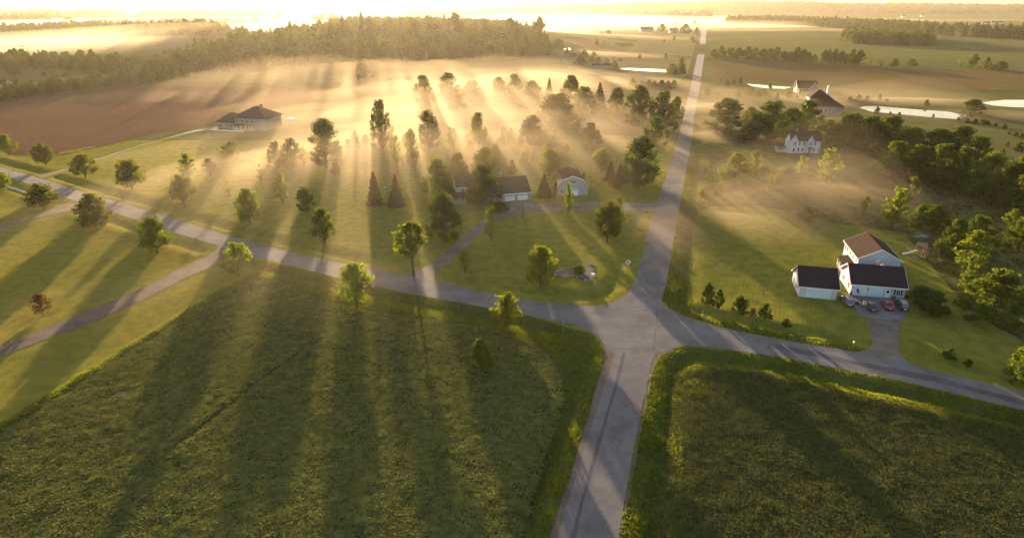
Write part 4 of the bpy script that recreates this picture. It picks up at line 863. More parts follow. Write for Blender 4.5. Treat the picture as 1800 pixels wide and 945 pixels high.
def porch(root, x0, x1, y0, y1, h, roof, post='trim', sides='SW', rise=.8, attach='N', deck=.35):
    MB().box(x0, y0, -.3, x1, y1, deck).build('porch_floor', M['wood'], root)
    sl = dict(N=[(x0 - .2, y0 - .3, h), (x1 + .2, y0 - .3, h), (x1 + .2, y1, h + rise), (x0 - .2, y1, h + rise)], E=[(x0 - .3, y0 - .2, h), (x0 - .3, y1 + .2, h), (x1, y1 + .2, h + rise), (x1, y0 - .2, h + rise)])[attach]
    MB().slab(sl, .14).build('porch_roof', M[roof], root)
    pts = []
    if 'S' in sides: k = max(2, round((x1 - x0) / 2.2)); pts += [(x0 + (x1 - x0) * i / k, y0) for i in range(k + 1)]
    if 'W' in sides: k = max(1, round((y1 - y0) / 2.2)); pts += [(x0, y0 + (y1 - y0) * i / k) for i in range(1, k + 1)]
    for x, y in pts: MB().box(x - .07, y - .07 + .1, deck, x + .07, y + .07 + .1, h - .05).build('post', M[post], root)
    r = MB()
    for z in (deck + .25, deck + .55, deck + .85):
        if 'S' in sides: r.box(x0, y0 + .07, z, x1, y0 + .13, z + .06)
        if 'W' in sides: r.box(x0 - .03, y0 + .1, z + .002, x0 + .03, y1, z + .062)
    r.build('railing', M[post], root)

# white two-storey house with attached garage
r = site((1494, 518), -12.6, 'house', 'white house with brown and black roofs, double garage wing facing the cars', 'house')
gable(r, 0, 11.3, 0, 9.6, 2.95, 6.0, 'x', 'white', 'shingle_dark', .4)
gable(r, 3.6, 12.9, 10.6, 23, 5.5, 8.0, 'y', 'white', 'shingle_brown', .4, wallname='house_wall')
gable(r, 4.9, 9.1, 4.9, 6.9, 4.6, 6.4, 'y', 'white', 'shingle_dark', .15, wallname='link_wall')
MB().box(-.46, -.42, 2.55, -.40, 4.8, 2.6).build('rake_trim', M['redtrim'], r)
rk = MB(); rk.poly([(-.47, -.42, 2.72), (-.47, 4.8, 6.14), (-.47, 4.8, 6.26), (-.47, -.42, 2.86), (-.40, -.42, 2.72), (-.40, 4.8, 6.14), (-.40, 4.8, 6.26), (-.40, -.42, 2.86)], [(0, 1, 2, 3), (4, 7, 6, 5), (0, 3, 7, 4), (1, 5, 6, 2), (3, 2, 6, 7), (0, 4, 5, 1)]); rk.build('rake_trim', M['redtrim'], r)
garage_door(r, 1.75, 2.7, 2.2, 0); garage_door(r, 5.25, 2.7, 2.2, 0); door(r, 7.75, 0); opening(r, 'S', 9.9, 1.0, .85, 1.15, 0, shutters=True, panes=(2, 2))
for u in (.25, 3.5, 8.6): MB().box(u - .08, -.2, 1.75, u + .08, -.01, 2.05).build('wall_lamp', M['black'], r)
opening(r, 'W', 2.4, 1.0, .8, 1.2, 0, panes=(2, 2)); opening(r, 'W', 6.9, 1.0, .8, 1.2, 0, panes=(2, 2))
for v in (12, 14.6, 17.3, 20, 22): opening(r, 'W', v, 3.8, .75, 1.2, 3.6, shutters=False, panes=(2, 2)); opening(r, 'W', v, .9, .75, 1.2, 3.6, panes=(2, 2))
for v in (13, 17, 21): opening(r, 'E', v, 3.7, .9, 1.2, 12.9)
porch(r, 1.4, 3.58, 12.0, 18.6, 2.5, 'shingle_brown', sides='W', rise=.7, attach='E')
# detached garage
r = site((1403.4, 521), -13.3, 'detached_garage', 'white detached garage with a dark roof and one wide door, left of the white house', 'garage')
gable(r, 0, 8.0, 0, 9.1, 2.8, 5.9, 'x', 'white', 'shingle_dark', .4)
garage_door(r, 4.1, 4.9, 2.15, 0); opening(r, 'W', 2.2, 1.0, .55, .9, 0); opening(r, 'W', 6.6, 1.0, .55, 1.1, 0)
rk = MB(); rk.poly([(-.47, -.42, 2.56), (-.47, 4.55, 6.0), (-.47, 4.55, 6.14), (-.47, -.42, 2.70), (-.40, -.42, 2.56), (-.40, 4.55, 6.0), (-.40, 4.55, 6.14), (-.40, -.42, 2.70)], [(0, 1, 2, 3), (4, 7, 6, 5), (0, 3, 7, 4), (1, 5, 6, 2), (3, 2, 6, 7), (0, 4, 5, 1)]); rk.build('rake_trim', M['redtrim'], r)
# white farmhouse
r = site((1391, 269.5), -3, 'farmhouse', 'white two-storey farmhouse with dark roof, front gables and a side porch', 'house')
gable(r, 0, 12.4, 0, 9, 5.9, 9.3, 'x', 'white', 'shingle_dark', .35, trim='shingle_dark')
gable(r, 6.0, 9.0, -.8, 4.4, 6.0, 8.6, 'y', 'white', 'shingle_dark', .3, trim='shingle_dark', wallname='bay_wall')
gable(r, -1.6, 2.0, -.6, 4.4, 6.05, 8.7, 'y', 'white', 'shingle_dark', .3, trim='shingle_dark', wallname='corner_bay_wall')
bb = MB(); bb.poly([(-1.6, -.6, -.3), (-2.5, .7, -.3), (-2.5, 3.0, -.3), (-1.6, 4.2, -.3), (-1.6, -.6, 6.0), (-2.5, .7, 6.0), (-2.5, 3.0, 6.0), (-1.6, 4.2, 6.0), (-1.6, 1.8, 8.2)], [(0, 1, 5, 4), (1, 2, 6, 5), (2, 3, 7, 6), (4, 5, 8), (5, 6, 8), (6, 7, 8)]); bb.build('turret_wall', M['white'], r)
for u, a, w in ((.2, -.6, .5), (.9, -.6, .5), (3.0, 0, .7), (5.0, 0, .7), (7.1, -.8, .55), (7.85, -.8, .55), (9.9, 0, .7), ): opening(r, 'S', u, 3.7, w, 1.5, a)
for u, a, w in ((.5, -.6, .9), (2.9, 0, .7), (4.7, 0, .7), (9.7, 0, .65), (11.9, 0, .5)): opening(r, 'S', u, .9, w, 1.5, a)
for u, a in ((7.5, -.8), (.2, -.6)): opening(r, 'S', u, 7.0, .45, .5, a, panes=(1, 1))
door(r, 7.5, -.8, 1.1, 2.3, 'wood'); MB().slab([(6.6, -1.9, 2.7), (8.4, -1.9, 2.7), (8.4, -.8, 3.0), (6.6, -.8, 3.0)], .12).build('door_hood', M['shingle_dark'], r)
MB().box(2.2, 4.0, 8.5, 2.9, 4.7, 10.6).build('chimney', M['brick'], r)
for v in (2, 4.5, 7): opening(r, 'E', v, 3.7, .7, 1.4, 12.4); opening(r, 'E', v, .9, .7, 1.4, 12.4)
porch(r, -6.0, -1.7, .6, 4.6, 2.6, 'shingle_grey', sides='SW', rise=.5)
MB().box(5.8, -1.6, -.2, 9.2, -.82, .35).build('step', M['concrete'], r)
# porch house with garage wing and its gambrel barn
r = site((882, 354), 15.6, 'house', 'greyish house with wraparound porch and double garage, half hidden by a dark tree', 'house')
gable(r, 0, 10.3, 0, 13, 2.9, 6.8, 'x', 'grey', 'shingle_grey', .45)
garage_door(r, 2.9, 3.3, 2.2, 0, 'trim', 5); garage_door(r, 7.5, 3.3, 2.2, 0, 'trim', 5)
gable(r, -5.6, -.1, 1.5, 9, 2.9, 5.6, 'x', 'sage', 'shingle_grey', .2, wallname='link_wall')
gable(r, -15.0, -5.6, 3.2, 11.2, 5.4, 8.6, 'x', 'sage', 'shingle_grey', .4, wallname='house_wall')
opening(r, 'W', 7.2, 5.7, .8, 1.2, -15.0); opening(r, 'W', 5.2, 3.6, .8, 1.2, -15.0); opening(r, 'W', 9.2, 3.6, .8, 1.2, -15.0)
for u in (-13, -10.6, -8): opening(r, 'S', u, .9, .9, 1.4, 3.2); opening(r, 'S', u, 3.6, .9, 1.2, 3.2)
opening(r, 'S', -2.6, .9, 1.4, 1.2, 1.5, panes=(2, 1))
porch(r, -17.3, -6.0, .4, 3.18, 2.6, 'shingle_grey', sides='SW', rise=1.0); porch(r, -17.32, -15.02, 3.3, 12.2, 2.6, 'shingle_grey', sides='W', rise=1.0, attach='E', deck=.34)
MB().box(-4.4, .2, -.3, -.6, 1.48, .4).build('step', M['wood'], r)
for x_ in (-4.3, -2.5, -.7): MB().box(x_ - .07, .25, .4, x_ + .07, .39, 2.7).build('post', M['trim'], r)
MB().tube((2.2, 9.3, 5.9), (2.2, 9.3, 7.9), .07).build('vent_pipe', M['metal'], r); MB().box(2.0, 9.1, 7.5, 2.4, 9.5, 7.8).build('vent_cap', M['plate'], r)
r = site((979, 343.5), 2, 'gambrel_barn', 'small grey gambrel-roofed barn with a white door and gable window', 'barn')
prof = [(0, -.3), (11, -.3), (11, 3.3), (9.2, 5.7), (5.5, 7.0), (1.8, 5.7), (0, 3.3)]; MB().extr(prof, 0, 13.5).build('wall', M['grey'], r)
rp = [(-.35, 3.0), (1.72, 5.78), (5.5, 7.12), (9.28, 5.78), (11.35, 3.0)]
for (a, za), (c, zc) in zip(rp[:-1], rp[1:]): MB().slab([(a, -.4, za + .1), (a, 13.9, za + .1), (c, 13.9, zc + .1), (c, -.4, zc + .1)], .12).build('roof', M['shingle_brown'], r)
tr = MB()
for (a, za), (c, zc) in zip(rp[:-1], rp[1:]): tr.extr([(a, za - .18), (c, zc - .18), (c, zc + .11), (a, za + .11)], -.46, -.405)
tr.build('rake_board', M['trim'], r); garage_door(r, 6.0, 2.9, 2.35, 0, 'trim', 4); opening(r, 'S', 5.5, 4.5, .7, 1.0, 0, shutters=True); opening(r, 'S', 1.7, 1.0, .7, 1.0, 0); opening(r, 'S', 2.7, 1.0, .5, 1.0, 0)
MB().box(9.6, 4, 5.0, 10.3, 4.7, 7.2).build('chimney', M['black'], r)
# long low house at the left
r = site((383, 226), -12, 'house', 'long house with dark hipped roof and white end wall in haze beside the brown field', 'house')
LX = 31.0
MB().box(0, 0, -.4, 12.4, 12, 3.6).build('wall', M['cream'], r); MB().box(12.4, -1.5, -.8, LX, 14, 6.6).build('house_wall', M['cream'], r)
hip(r, -.2, 13.5, -.2, 12.2, 3.7, 8.0, 6.0, 'shingle_grey', .6, 'garage_roof'); hip(r, 12.4, LX, -1.5, 14, 6.7, 11.8, 9.0, 'shingle_grey', .9, 'house_roof')
for u in (2.0, 5.4, 9.0): opening(r, 'S', u, 1.2, 1.5, 1.1, 0, panes=(2, 1))
for u in (14, 17, 20, 23): opening(r, 'S', u, 3.9, 1.3, 1.5, -1.5, panes=(2, 1)); opening(r, 'S', u, .9, 1.3, 1.5, -1.5, panes=(2, 1))
for v in (1, 5, 10): opening(r, 'E', v, 3.9, .9, 1.4, LX)
opening(r, 'S', 28.5, 3.9, .6, 1.2, -1.5); MB().box(24.6, 5, 9, 25.6, 6, 13.2).build('chimney', M['brick'], r)
porch(r, 12.6, 24.5, -4.2, -1.52, 3.0, 'shingle_grey', sides='SW', rise=.3); MB().box(-1, -6.0, -.6, 20, -5.6, .45).build('retaining_wall', M['trim'], r)
r = site((505, 219), -12, 'garden_swing', 'pale garden swing frame at the right end of the long hazy house', 'swing')
for x_ in (0, 4.2): MB().tube((x_, 0, 0), (x_, .8, 3.2), .09).build('leg', M['trim'], r); MB().tube((x_, 2, 0), (x_, 1.2, 3.2), .09).build('leg', M['trim'], r)
MB().tube((-.2, 1, 3.2), (4.4, 1, 3.2), .1).build('top_beam', M['trim'], r); MB().slab([(-.3, -.4, 3.3), (4.5, -.4, 3.3), (4.5, 2.4, 3.5), (-.3, 2.4, 3.5)], .06).build('canopy', M['trim'], r); MB().box(.9, .7, .7, 3.3, 1.3, .82).build('seat', M['wood'], r)
# brick house beyond the farmhouse
r = site((1427, 197), -14, 'house', 'large pinkish brick house with broad hipped roofs in the mist before the long pond', 'house')
MB().box(0, 0, -.5, 17.5, 13, 4.0).build('wall', M['brick'], r); hip(r, 0, 17.5, 0, 13, 4.1, 8.6, 7.5, 'shingle_brown', .7)
MB().box(-.6, 9, -.5, 12, 22, 7.6).build('house_wall', M['brick'], r); hip(r, -.6, 12, 9, 22, 7.7, 12.2, 6.3, 'shingle_brown', .7, 'house_roof')
for u in (2.6, 8.0, 13.0): garage_door(r, u, 2.9, 2.5, 0, 'brick')
MB().box(-1.2, 9.4, -.5, -.62, 15, 7.5).build('bay_wall', M['trim'], r); opening(r, 'W', 11, 1, 1, 1.8, -1.2); opening(r, 'W', 13.6, 1, 1, 1.8, -1.2); opening(r, 'W', 12.2, 4.6, 1.2, 1.5, -1.2)
MB().box(-1, -9, -.5, 15, -8.6, 1.2).build('retaining_wall', M['brick'], r); MB().box(10.5, 18, 9, 11.6, 19, 14.5).build('chimney', M['plate'], r)
r = site((1465, 197.5), -14, 'garden_shed', 'low shed with a dark flat-pitched roof in front of the brick house', 'shed'); gable(r, 0, 5, -2.5, 1.5, 2.2, 3.3, 'x', 'brick', 'shingle_dark', .2, trim='brick')
r = site((1401, 164), -4, 'house', 'dark-roofed house with white posts behind the brick house', 'house')
gable(r, 0, 15, 0, 9, 4.0, 8.8, 'x', 'brick', 'shingle_dark', .5); gable(r, 8, 14.6, -3, 4, 4.2, 8.0, 'y', 'brick', 'shingle_brown', .4, wallname='wing_wall')
for u in (.3, 2.6): MB().box(u, -2, -.3, u + .35, -1.65, 4.0).build('post', M['trim'], r)
MB().box(0, -2.2, 3.9, 6, -.4, 4.15).build('porch_roof', M['shingle_dark'], r)
# far farmstead, silos and a lone shed
r = site((1126, 56.5), 0, 'barn', 'large dark barn on the far pale field left of the road', 'barn'); gable(r, 0, 34, 0, 14, 5.5, 13, 'x', 'grey', 'shingle_grey', .5)
r = site((1177, 58), 0, 'farmhouse', 'pale far farmhouse half behind trees beside the far road', 'house'); gable(r, 0, 22, 0, 14, 6, 11, 'x', 'white', 'shingle_grey', .5)
def pxsite(x, y, name, label, cat): X, Y, Z = ground(x, y); return empty(name, (X, Y, Z), 0, label=label, cat=cat)
r = pxsite(483, 35.5, 'barn', 'hazy far barn beside a silo on the bright plain', 'barn'); gable(r, -14, 14, 0, 22, 9, 19, 'x', 'grey', 'shingle_grey', .5)
def silo(x, y, t, w, lab):
    r = pxsite(x, y, 'silo', lab, 'silo'); h = top_of(x, y, t); rad = w / px_per_m(x, y) / 2
    MB().tube((0, 0, -1), (0, 0, h * .85), rad, rad, 16).build('shell', M['metal'], r); d = MB(); k = 4
    for i in range(k): d.tube((0, 0, h * (.85 + .15 * i / k)), (0, 0, h * (.85 + .15 * (i + 1) / k)), rad * math.cos(i / k * 1.5), rad * math.cos((i + 1) / k * 1.5) + .01, 16)
    d.build('dome', M['metal'], r)
silo(501, 25.5, 15.5, 3.2, 'tall grey silo on the bright far plain above the hill'); silo(192, 22, 12, 4, 'square-looking silo far off at the upper left horizon'); silo(979, 28, 18, 3, 'dark silo in the grove on the far plain')
r = site((978, 118), 0, 'shed', 'long dim shed in the fog pond clump', 'shed', X=ground(1043, 118)[:2]); r.location = (*ground(1041, 119)[:2], 0); gable(r, 0, 22, 0, 9, 3.5, 6, 'x', 'grey', 'shingle_grey', .3)
for i, (x, y) in enumerate(((1589, 31), (1622, 30), (1736, 44), (1748, 43), (1759, 43))):
    r = pxsite(x, y, 'building', f'tiny white far building {("on the ridge slope, left one", "on the ridge slope, right one", "left of three in the far right valley", "middle of three in the far right valley", "right of three in the far right valley")[i]}', 'building'); gable(r, -12, 12, 0, 14, 6, 11, 'x', 'white', 'shingle_grey', .5)
for i, x in enumerate((1327, 1442, 1481, 1534)):
    X, Y, Z = 6900 * (x - 900) / 1100 * 1.08, 6900, 0; Z = float(hills(X, Y)); r = empty('mast', (X, Y, Z), 0, label=f'thin radio mast on the far ridge, {("leftmost", "second from the left", "third from the left", "rightmost")[i]}', cat='mast')
    h = (60, 65, 55, 100)[i]; MB().tube((0, 0, 0), (0, 0, h), 1.0, .6, 4).build('pole', M['metal'], r); MB().box(-3, -.5, h * .8, 3, .5, h * .8 + .8).build('arm', M['metal'], r)
r = site((2, 158), 10, 'shed', 'reddish shed cut by the left edge beside the treeline', 'shed'); gable(r, -10, 4, 0, 9, 3, 6, 'x', 'brick', 'shingle_brown', .4)

# ---------------------------------------------------------------- vehicles
def wheel_mesh():
    t = MB(); t.tube((0, -.11, 0), (0, .11, 0), .34, .34, 18); tm = t.mesh('tyre'); tm.materials.append(M['black']); q = MB().tube((0, -.12, 0), (0, .12, 0), .2, .2, 12).mesh('rim'); q.materials.append(M['metal']); return tm, q
TM, RM = wheel_mesh()
def car(rear, front, mat, label, style, name='parked_car'):
    A = Vector(flat(*rear)); B = Vector(flat(*front)); c = (A + B) / 2; ang = math.atan2(B.y - A.y, B.x - A.x); L = dict(sedan=4.7, suv=4.7, pickup=5.3, van=4.9)[style]
    on = inpoly(np.array([c.x]), np.array([c.y]), W2(PAD))[0]
    root = empty(name, (c.x, c.y, .12 if on else zg(c.x, c.y) + .02), ang, label=label, cat='car'); w = .9; h = dict(sedan=1.42, suv=1.75, pickup=1.8, van=1.75)[style]; hood = dict(sedan=.82, suv=1.0, pickup=1.08, van=1.0)[style]
    x0, x1 = -L / 2, L / 2
    prof = [(x0, .38), (x0 - .04, hood * .75), (x0 + .12, hood + .02), (x1 - .9, hood), (x1 - .15, hood - .16), (x1, hood * .62), (x1, .36), (x1 - .45, .22), (x0 + .4, .22)]
    body = MB().extr(prof, -w, w); me = body.mesh('body', .09); link('body', me, M[mat], root)
    cab = dict(sedan=(x0 + .75, x0 + 1.35, x1 - 2.05, x1 - 1.25), suv=(x0 + .06, x0 + .35, x1 - 1.9, x1 - 1.15), van=(x0 + .05, x0 + .3, x1 - 1.7, x1 - .9), pickup=(x0 + 1.9, x0 + 2.1, x1 - 2.0, x1 - 1.35))[style]
    a, b_, c_, d = cab; iw = w - .08; tw = w - .24
    P = [(a, -iw, hood), (d, -iw, hood), (d, iw, hood), (a, iw, hood), (b_, -tw, h), (c_, -tw, h), (c_, tw, h), (b_, tw, h)]
    link('cabin', MB().poly(P, [(0, 3, 2, 1), (4, 5, 6, 7), (0, 1, 5, 4), (1, 2, 6, 5), (2, 3, 7, 6), (3, 0, 4, 7)]).mesh('cabin', .05), M[mat], root)
    def pane(nm, q, off):
        q = [Vector(p) for p in q]; ce = sum(q, Vector()) / 4; nn = (q[1] - q[0]).cross(q[2] - q[0]).normalized()
        if nn.dot(ce - Vector((0, 0, .8))) < 0: nn = -nn
        q = [ce + (p - ce) * off + nn * .012 for p in q]; m = MB(); m.poly([tuple(p) for p in q] + [tuple(p - nn * .03) for p in q], [(0, 1, 2, 3), (7, 6, 5, 4), (0, 4, 5, 1), (1, 5, 6, 2), (2, 6, 7, 3), (3, 7, 4, 0)]); m.build(nm, M['glass'], root)
    pane('rear_window', (P[0], P[3], P[7], P[4]), .86); pane('windscreen', (P[1], P[2], P[6], P[5]), .88); pane('side_window', (P[0], P[1], P[5], P[4]), .85); pane('side_window', (P[3], P[2], P[6], P[7]), .85)
    for sx in (x0 + .9, x1 - .9):
        for sy in (-1, 1):
            t = bpy.data.objects.new('wheel', TM); COL.objects.link(t); t.parent = root; t.location = (sx, sy * (w - .08), .34); q = bpy.data.objects.new('rim', RM); COL.objects.link(q); q.parent = t
    for sy in (-1, 1):
        MB().box(x0 - .07, sy * .68 - .14, hood * .72, x0 + .06, sy * .68 + .14, hood * .95).build('tail_light', M['red_lamp'], root); MB().box(x1 - .12, sy * .64 - .17, hood * .58, x1 + .03, sy * .64 + .17, hood * .72).build('headlight', M['plate'], root)
        MB().box(c_ + .35, sy * w - .12 if sy > 0 else -w - .1, hood + .02, c_ + .5, sy * w + .1 if sy > 0 else -w + .12, hood + .18).build('mirror', M[mat], root)
    MB().box(x0 - .085, -.26, hood * .55, x0 - .02, .26, hood * .55 + .17).build('licence_plate', M['plate'], root); MB().box(x0 - .12, -w + .1, .36, x0 + .05, w - .1, .55).build('bumper', M['black'], root)
    if style == 'pickup': MB().box(x0 + .12, -w + .14, hood - .02, x0 + 1.75, w - .14, hood + .035).build('bed_cover', M['black'], root)
    if style in ('suv', 'van'):
        for sy in (-1, 1): MB().tube((b_ + .1, sy * .6, h + .05), (c_ - .1, sy * .6, h + .05), .025).build('roof_rail', M['metal'], root)
    return root
car((1494, 541.5), (1482.5, 524), 'paint_silver', 'silver sport utility car parked on the grass edge left of the concrete pad', 'suv')
car((1534.5, 550), (1523, 533), 'paint_grey', 'small dark grey car glinting in the sun, leftmost on the concrete pad', 'sedan')
car((1565, 549), (1553, 530.5), 'paint_red', 'dark red car in the middle of the concrete pad', 'sedan')
car((1591, 551), (1577, 531), 'paint_black', 'large dark sport utility car at the right end of the concrete pad', 'suv')

# ---------------------------------------------------------------- street and yard things
def mailbox(x, y, lab, h=1.15):
    X, Y = flat(x, y); r = empty('mailbox', (X, Y, zg(X, Y)), R(-25), label=lab, cat='mailbox'); MB().box(-.06, -.06, -.1, .06, .06, h).build('post', M['wood'], r)
    m = MB(); m.extr([(-.14, h), (.14, h), (.14, h + .16), (.08, h + .27), (-.08, h + .27), (-.14, h + .16)], -.32, .25); m.build('box', M['metal'], r); MB().box(.15, -.05, h + .1, .18, .0, h + .34).build('flag', M['redtrim'], r)
mailbox(217, 356, 'mailbox at the upper edge of the road, leftmost of the roadside ones'); mailbox(404, 413.5, 'mailbox at the road edge opposite the wide dirt track'); mailbox(566, 453, 'mailbox at the road edge below the lawn tree shadow'); mailbox(1499, 611, 'mailbox at the road edge left of the gravel driveway')
def sign(x, y, lab, hh, shape, ang, face, size=.75):
    X, Y = flat(x, y); r = empty('road_sign', (X, Y, zg(X, Y)), R(ang), label=lab, cat='road sign'); MB().box(-.05, -.05, -.2, .05, .05, hh).build('post', M['metal'], r)
    k = {'diamond': 4, 'octagon': 8}[shape]; o = {'diamond': 0, 'octagon': math.pi / 8}[shape]; s = size / 2 * (1.3 if k == 4 else 1.08)
    ring = [(s * math.cos(o + 2 * math.pi * i / k), hh - size * .4 + s * math.sin(o + 2 * math.pi * i / k)) for i in range(k)]; MB().extr(ring, -.09, -.06).build('plate', M[face], r); return r, hh - size * .4
r, zc = sign(1103, 478, 'diamond warning sign with a black cross road symbol beside the road', 3.4, 'diamond', 10, 'yellow', 1.3)
MB().box(-.06, -.10, zc - .45, .06, -.092, zc + .45).build('symbol', M['black'], r); MB().box(-.32, -.104, zc - .06, .32, -.101, zc + .06).build('symbol', M['black'], r)
sign(990, 582, 'grey back of a stop sign on its post at the junction', 2.9, 'octagon', 185, 'metal', .75)
def yardlamp(x, y, t, lab):
    X, Y = flat(x, y); h = top_of(x, y, t); r = empty('yard_lamp', (X, Y, zg(X, Y)), 0, label=lab, cat='lamp post'); MB().tube((0, 0, -.2), (0, 0, h), .06, .05).build('pole', M['metal'], r); MB().tube((0, 0, h), (0, 0, h + .35), .16, .22, 8).build('lantern', M['plate'], r)
yardlamp(679, 366, 330, 'slim lamp post between the two dark spruces'); yardlamp(386, 218, 207, 'lamp post with a pale globe at the left end of the long house')
def post_thing(x, y, h, lab, nm='marker_post', m='wood'):
    X, Y = flat(x, y); return tag(MB().box(X - .07, Y - .07, zg(X, Y) - .2, X + .07, Y + .07, zg(X, Y) + h).build(nm, M[m]), lab, 'post')
post_thing(25, 300, 1.2, 'short wooden post by the ditch at the far left'); post_thing(1240, 562, 1.6, 'wooden post on the verge right of the junction'); post_thing(1235, 552, 1.5, 'second slimmer post behind the one on the verge right of the junction')
r = site((1137, 376), 20, 'delivery_box', 'small dark box on a low post by the barn lane', 'box'); MB().box(-.1, -.1, 0, .1, .1, .6).build('post', M['wood'], r); MB().box(-.7, -.35, .5, .7, .35, 1.0).build('box', M['black'], r, .05)
# basketball hoop, bins, grill and bench on the pad
X, Y = flat(1507, 534); r = empty('basketball_hoop', (X, Y, .12), R(-100), label='portable basketball hoop on a dark base at the left of the concrete pad', cat='basketball hoop')
MB().box(-.6, -.4, 0, .6, .4, .25).build('base', M['black'], r, .05); MB().tube((0, .2, .2), (0, .0, 3.0), .05).build('pole', M['metal'], r); MB().box(-.7, -.55, 2.7, .7, -.5, 3.6).build('backboard', M['shutter'], r); ring = MB(); 
for i in range(10): ring.tube((.23 * math.cos(i * .628), -.8 + .23 * math.sin(i * .628), 3.0), (.23 * math.cos((i + 1) * .628), -.8 + .23 * math.sin((i + 1) * .628), 3.0), .015, None, 4)
ring.build('rim', M['redtrim'], r)
def pot(x, y, lab):
    X, Y = flat(x, y); r = empty('flower_pot', (X, Y, .12), 0, label=lab, cat='flower pot'); MB().tube((0, 0, 0), (0, 0, .4), .2, .3, 10).build('pot', M['black'], r); c = bpy.data.objects.new('plant', PROTO['shrub0'][1]); COL.objects.link(c); c.parent = r; c.scale = (.6, .6, .6); c.location = (0, 0, .35)
pot(1524.5, 518.5, 'planter between the two garage doors'); pot(1495, 518.8, 'planter at the left corner of the garage wing')
X, Y = flat(1579, 525); r = empty('garden_bench', (X, Y, .0), R(-12.6), label='blue bench under the shuttered window', cat='bench'); MB().box(-.8, -.25, .4, .8, .25, .46).build('seat', M['blue'], r); MB().box(-.8, .22, .46, .8, .28, .95).build('backrest', M['blue'], r)
for sx in (-.7, .7): MB().box(sx - .04, -.22, 0, sx + .04, .22, .4).build('leg', M['blue'], r)
X, Y = flat(1569.5, 524.5); r = empty('storage_bin', (X, Y, .0), R(-12.6), label='reddish storage bin left of the blue bench', cat='bin'); MB().box(-.4, -.3, 0, .4, .3, .6).build('bin', M['redwood'], r, .04); MB().box(-.43, -.33, .6, .43, .33, .68).build('lid', M['redwood'], r)
# wooden play set with slide
X, Y = flat(1612, 450); r = empty('play_set', (X, Y, zg(X, Y)), R(-15), label='weathered wooden play tower with slide and swings on the lawn right of the brown roof', cat='play set')
for sx, sy in ((0, 0), (1.8, 0), (0, 1.8), (1.8, 1.8)): MB().box(sx - .07, sy - .07, 0, sx + .07, sy + .07, 3.0).build('post', M['redwood'], r)
for i in range(6): MB().box(0, .02 + i * .3, 1.4, 1.8, .28 + i * .3, 1.46).build('deck_board', M['redwood'], r)
for sg in (0, 1): MB().slab([(-.2, -.2 + sg * 2.2, 3.0), (2.0, -.2 + sg * 2.2, 3.0), (2.0, .9, 3.8), (-.2, .9, 3.8)], .06).build('roof', M['wood'], r)
sl = MB(); pp = [(-.1, 1.45), (-1.2, .95), (-2.2, .45), (-3.2, .15)]
for (a, za), (c_, zc) in zip(pp[:-1], pp[1:]): sl.slab([(a, .6, za), (a, 1.2, za), (c_, 1.2, zc), (c_, .6, zc)], .06); sl.slab([(a, .56, za + .15), (a, .6, za + .15), (c_, .6, zc + .15), (c_, .56, zc + .15)], .2); sl.slab([(a, 1.2, za + .15), (a, 1.24, za + .15), (c_, 1.24, zc + .15), (c_, 1.2, zc + .15)], .2)
sl.build('slide', M['plate'], r); MB().tube((1.8, .9, 2.5), (5.0, .9, 2.5), .08).build('swing_beam', M['redwood'], r)
for sy in (-.2, 2.0): MB().tube((5.0, .9, 2.5), (5.2, sy, 0), .07).build('leg', M['redwood'], r)
for sx in (2.8, 4.0): s_ = MB().box(sx - .25, .8, .5, sx + .25, 1.0, .55).build('swing_seat', M['black'], r); MB().tube((sx - .2, .9, .55), (sx - .2, .9, 2.5), .012, None, 4).build('chain', M['metal'], s_); MB().tube((sx + .2, .9, .55), (sx + .2, .9, 2.5), .012, None, 4).build('chain', M['metal'], s_)
MB().box(.2, -1.6, .35, 1.7, -.6, .42).build('sand_box_lid', M['wood'], r)
for i, (x, y, w, d, lab) in enumerate(((1608, 452, 1.3, 2.0, 'left one of two flat wooden pallets lying before the play set'), (1622, 452, 1.3, 2.0, 'right one of two flat wooden pallets lying before the play set'))):
    X, Y = flat(x, y); r = empty('pallet', (X, Y, zg(X, Y)), R(-18), label=lab, cat='pallet')
    for k in range(5): MB().box(-w / 2 + k * w / 5, -d / 2, .1, -w / 2 + k * w / 5 + w / 5 * .8, d / 2, .14).build('board', M['wood'], r)
    for k in (-.8, 0, .8): MB().box(-w / 2, k - .05, 0, w / 2, k + .05, .1).build('rail', M['wood'], r)
X, Y = flat(1620, 417); tp = MB(); k = 12
for i in range(k): a = i / k * 6.283; tp.v.append((2.3 * math.cos(a) * (1 + .12 * math.sin(3 * a)), 1.1 * math.sin(a), .05))
for i in range(k): a = i / k * 6.283; tp.v.append((1.5 * math.cos(a), .6 * math.sin(a), .45 + .1 * math.sin(2 * a)))
tp.f = [(i, (i + 1) % k, k + (i + 1) % k, k + i) for i in range(k)] + [tuple(k + i for i in range(k))]; o = tp.build('tarpaulin', M['tarp']); o.location = (X, Y, zg(X, Y)); tag(o, 'pale blue-grey tarpaulin lying behind the play set', 'tarpaulin')
r = site((1602, 528), -20, 'rubble_pile', 'heap of pale stones and boards beside the right wall of the garage wing', 'rubble')
rs = random.Random(4)
def rock(parent, x, y, s, seed):
    bm = bmesh.new(); bmesh.ops.create_icosphere(bm, subdivisions=1, radius=s); rr = random.Random(seed)
    for v in bm.verts: v.co *= rr.uniform(.7, 1.15); v.co.z *= .65
    me = bpy.data.meshes.new('rock'); bm.to_mesh(me); bm.free(); o = link('rock', me, M['stone'], parent); o.location = (x, y, s * .35); return o
for i in range(9): rock(r, rs.uniform(-1, 2), rs.uniform(-.8, .8), rs.uniform(.2, .4), i)
X, Y = flat(975, 484); r = empty('stone_bed', (X, Y, zg(X, Y)), 0, label='crescent garden bed edged with pinkish stones on the corner lawn', cat='garden bed')
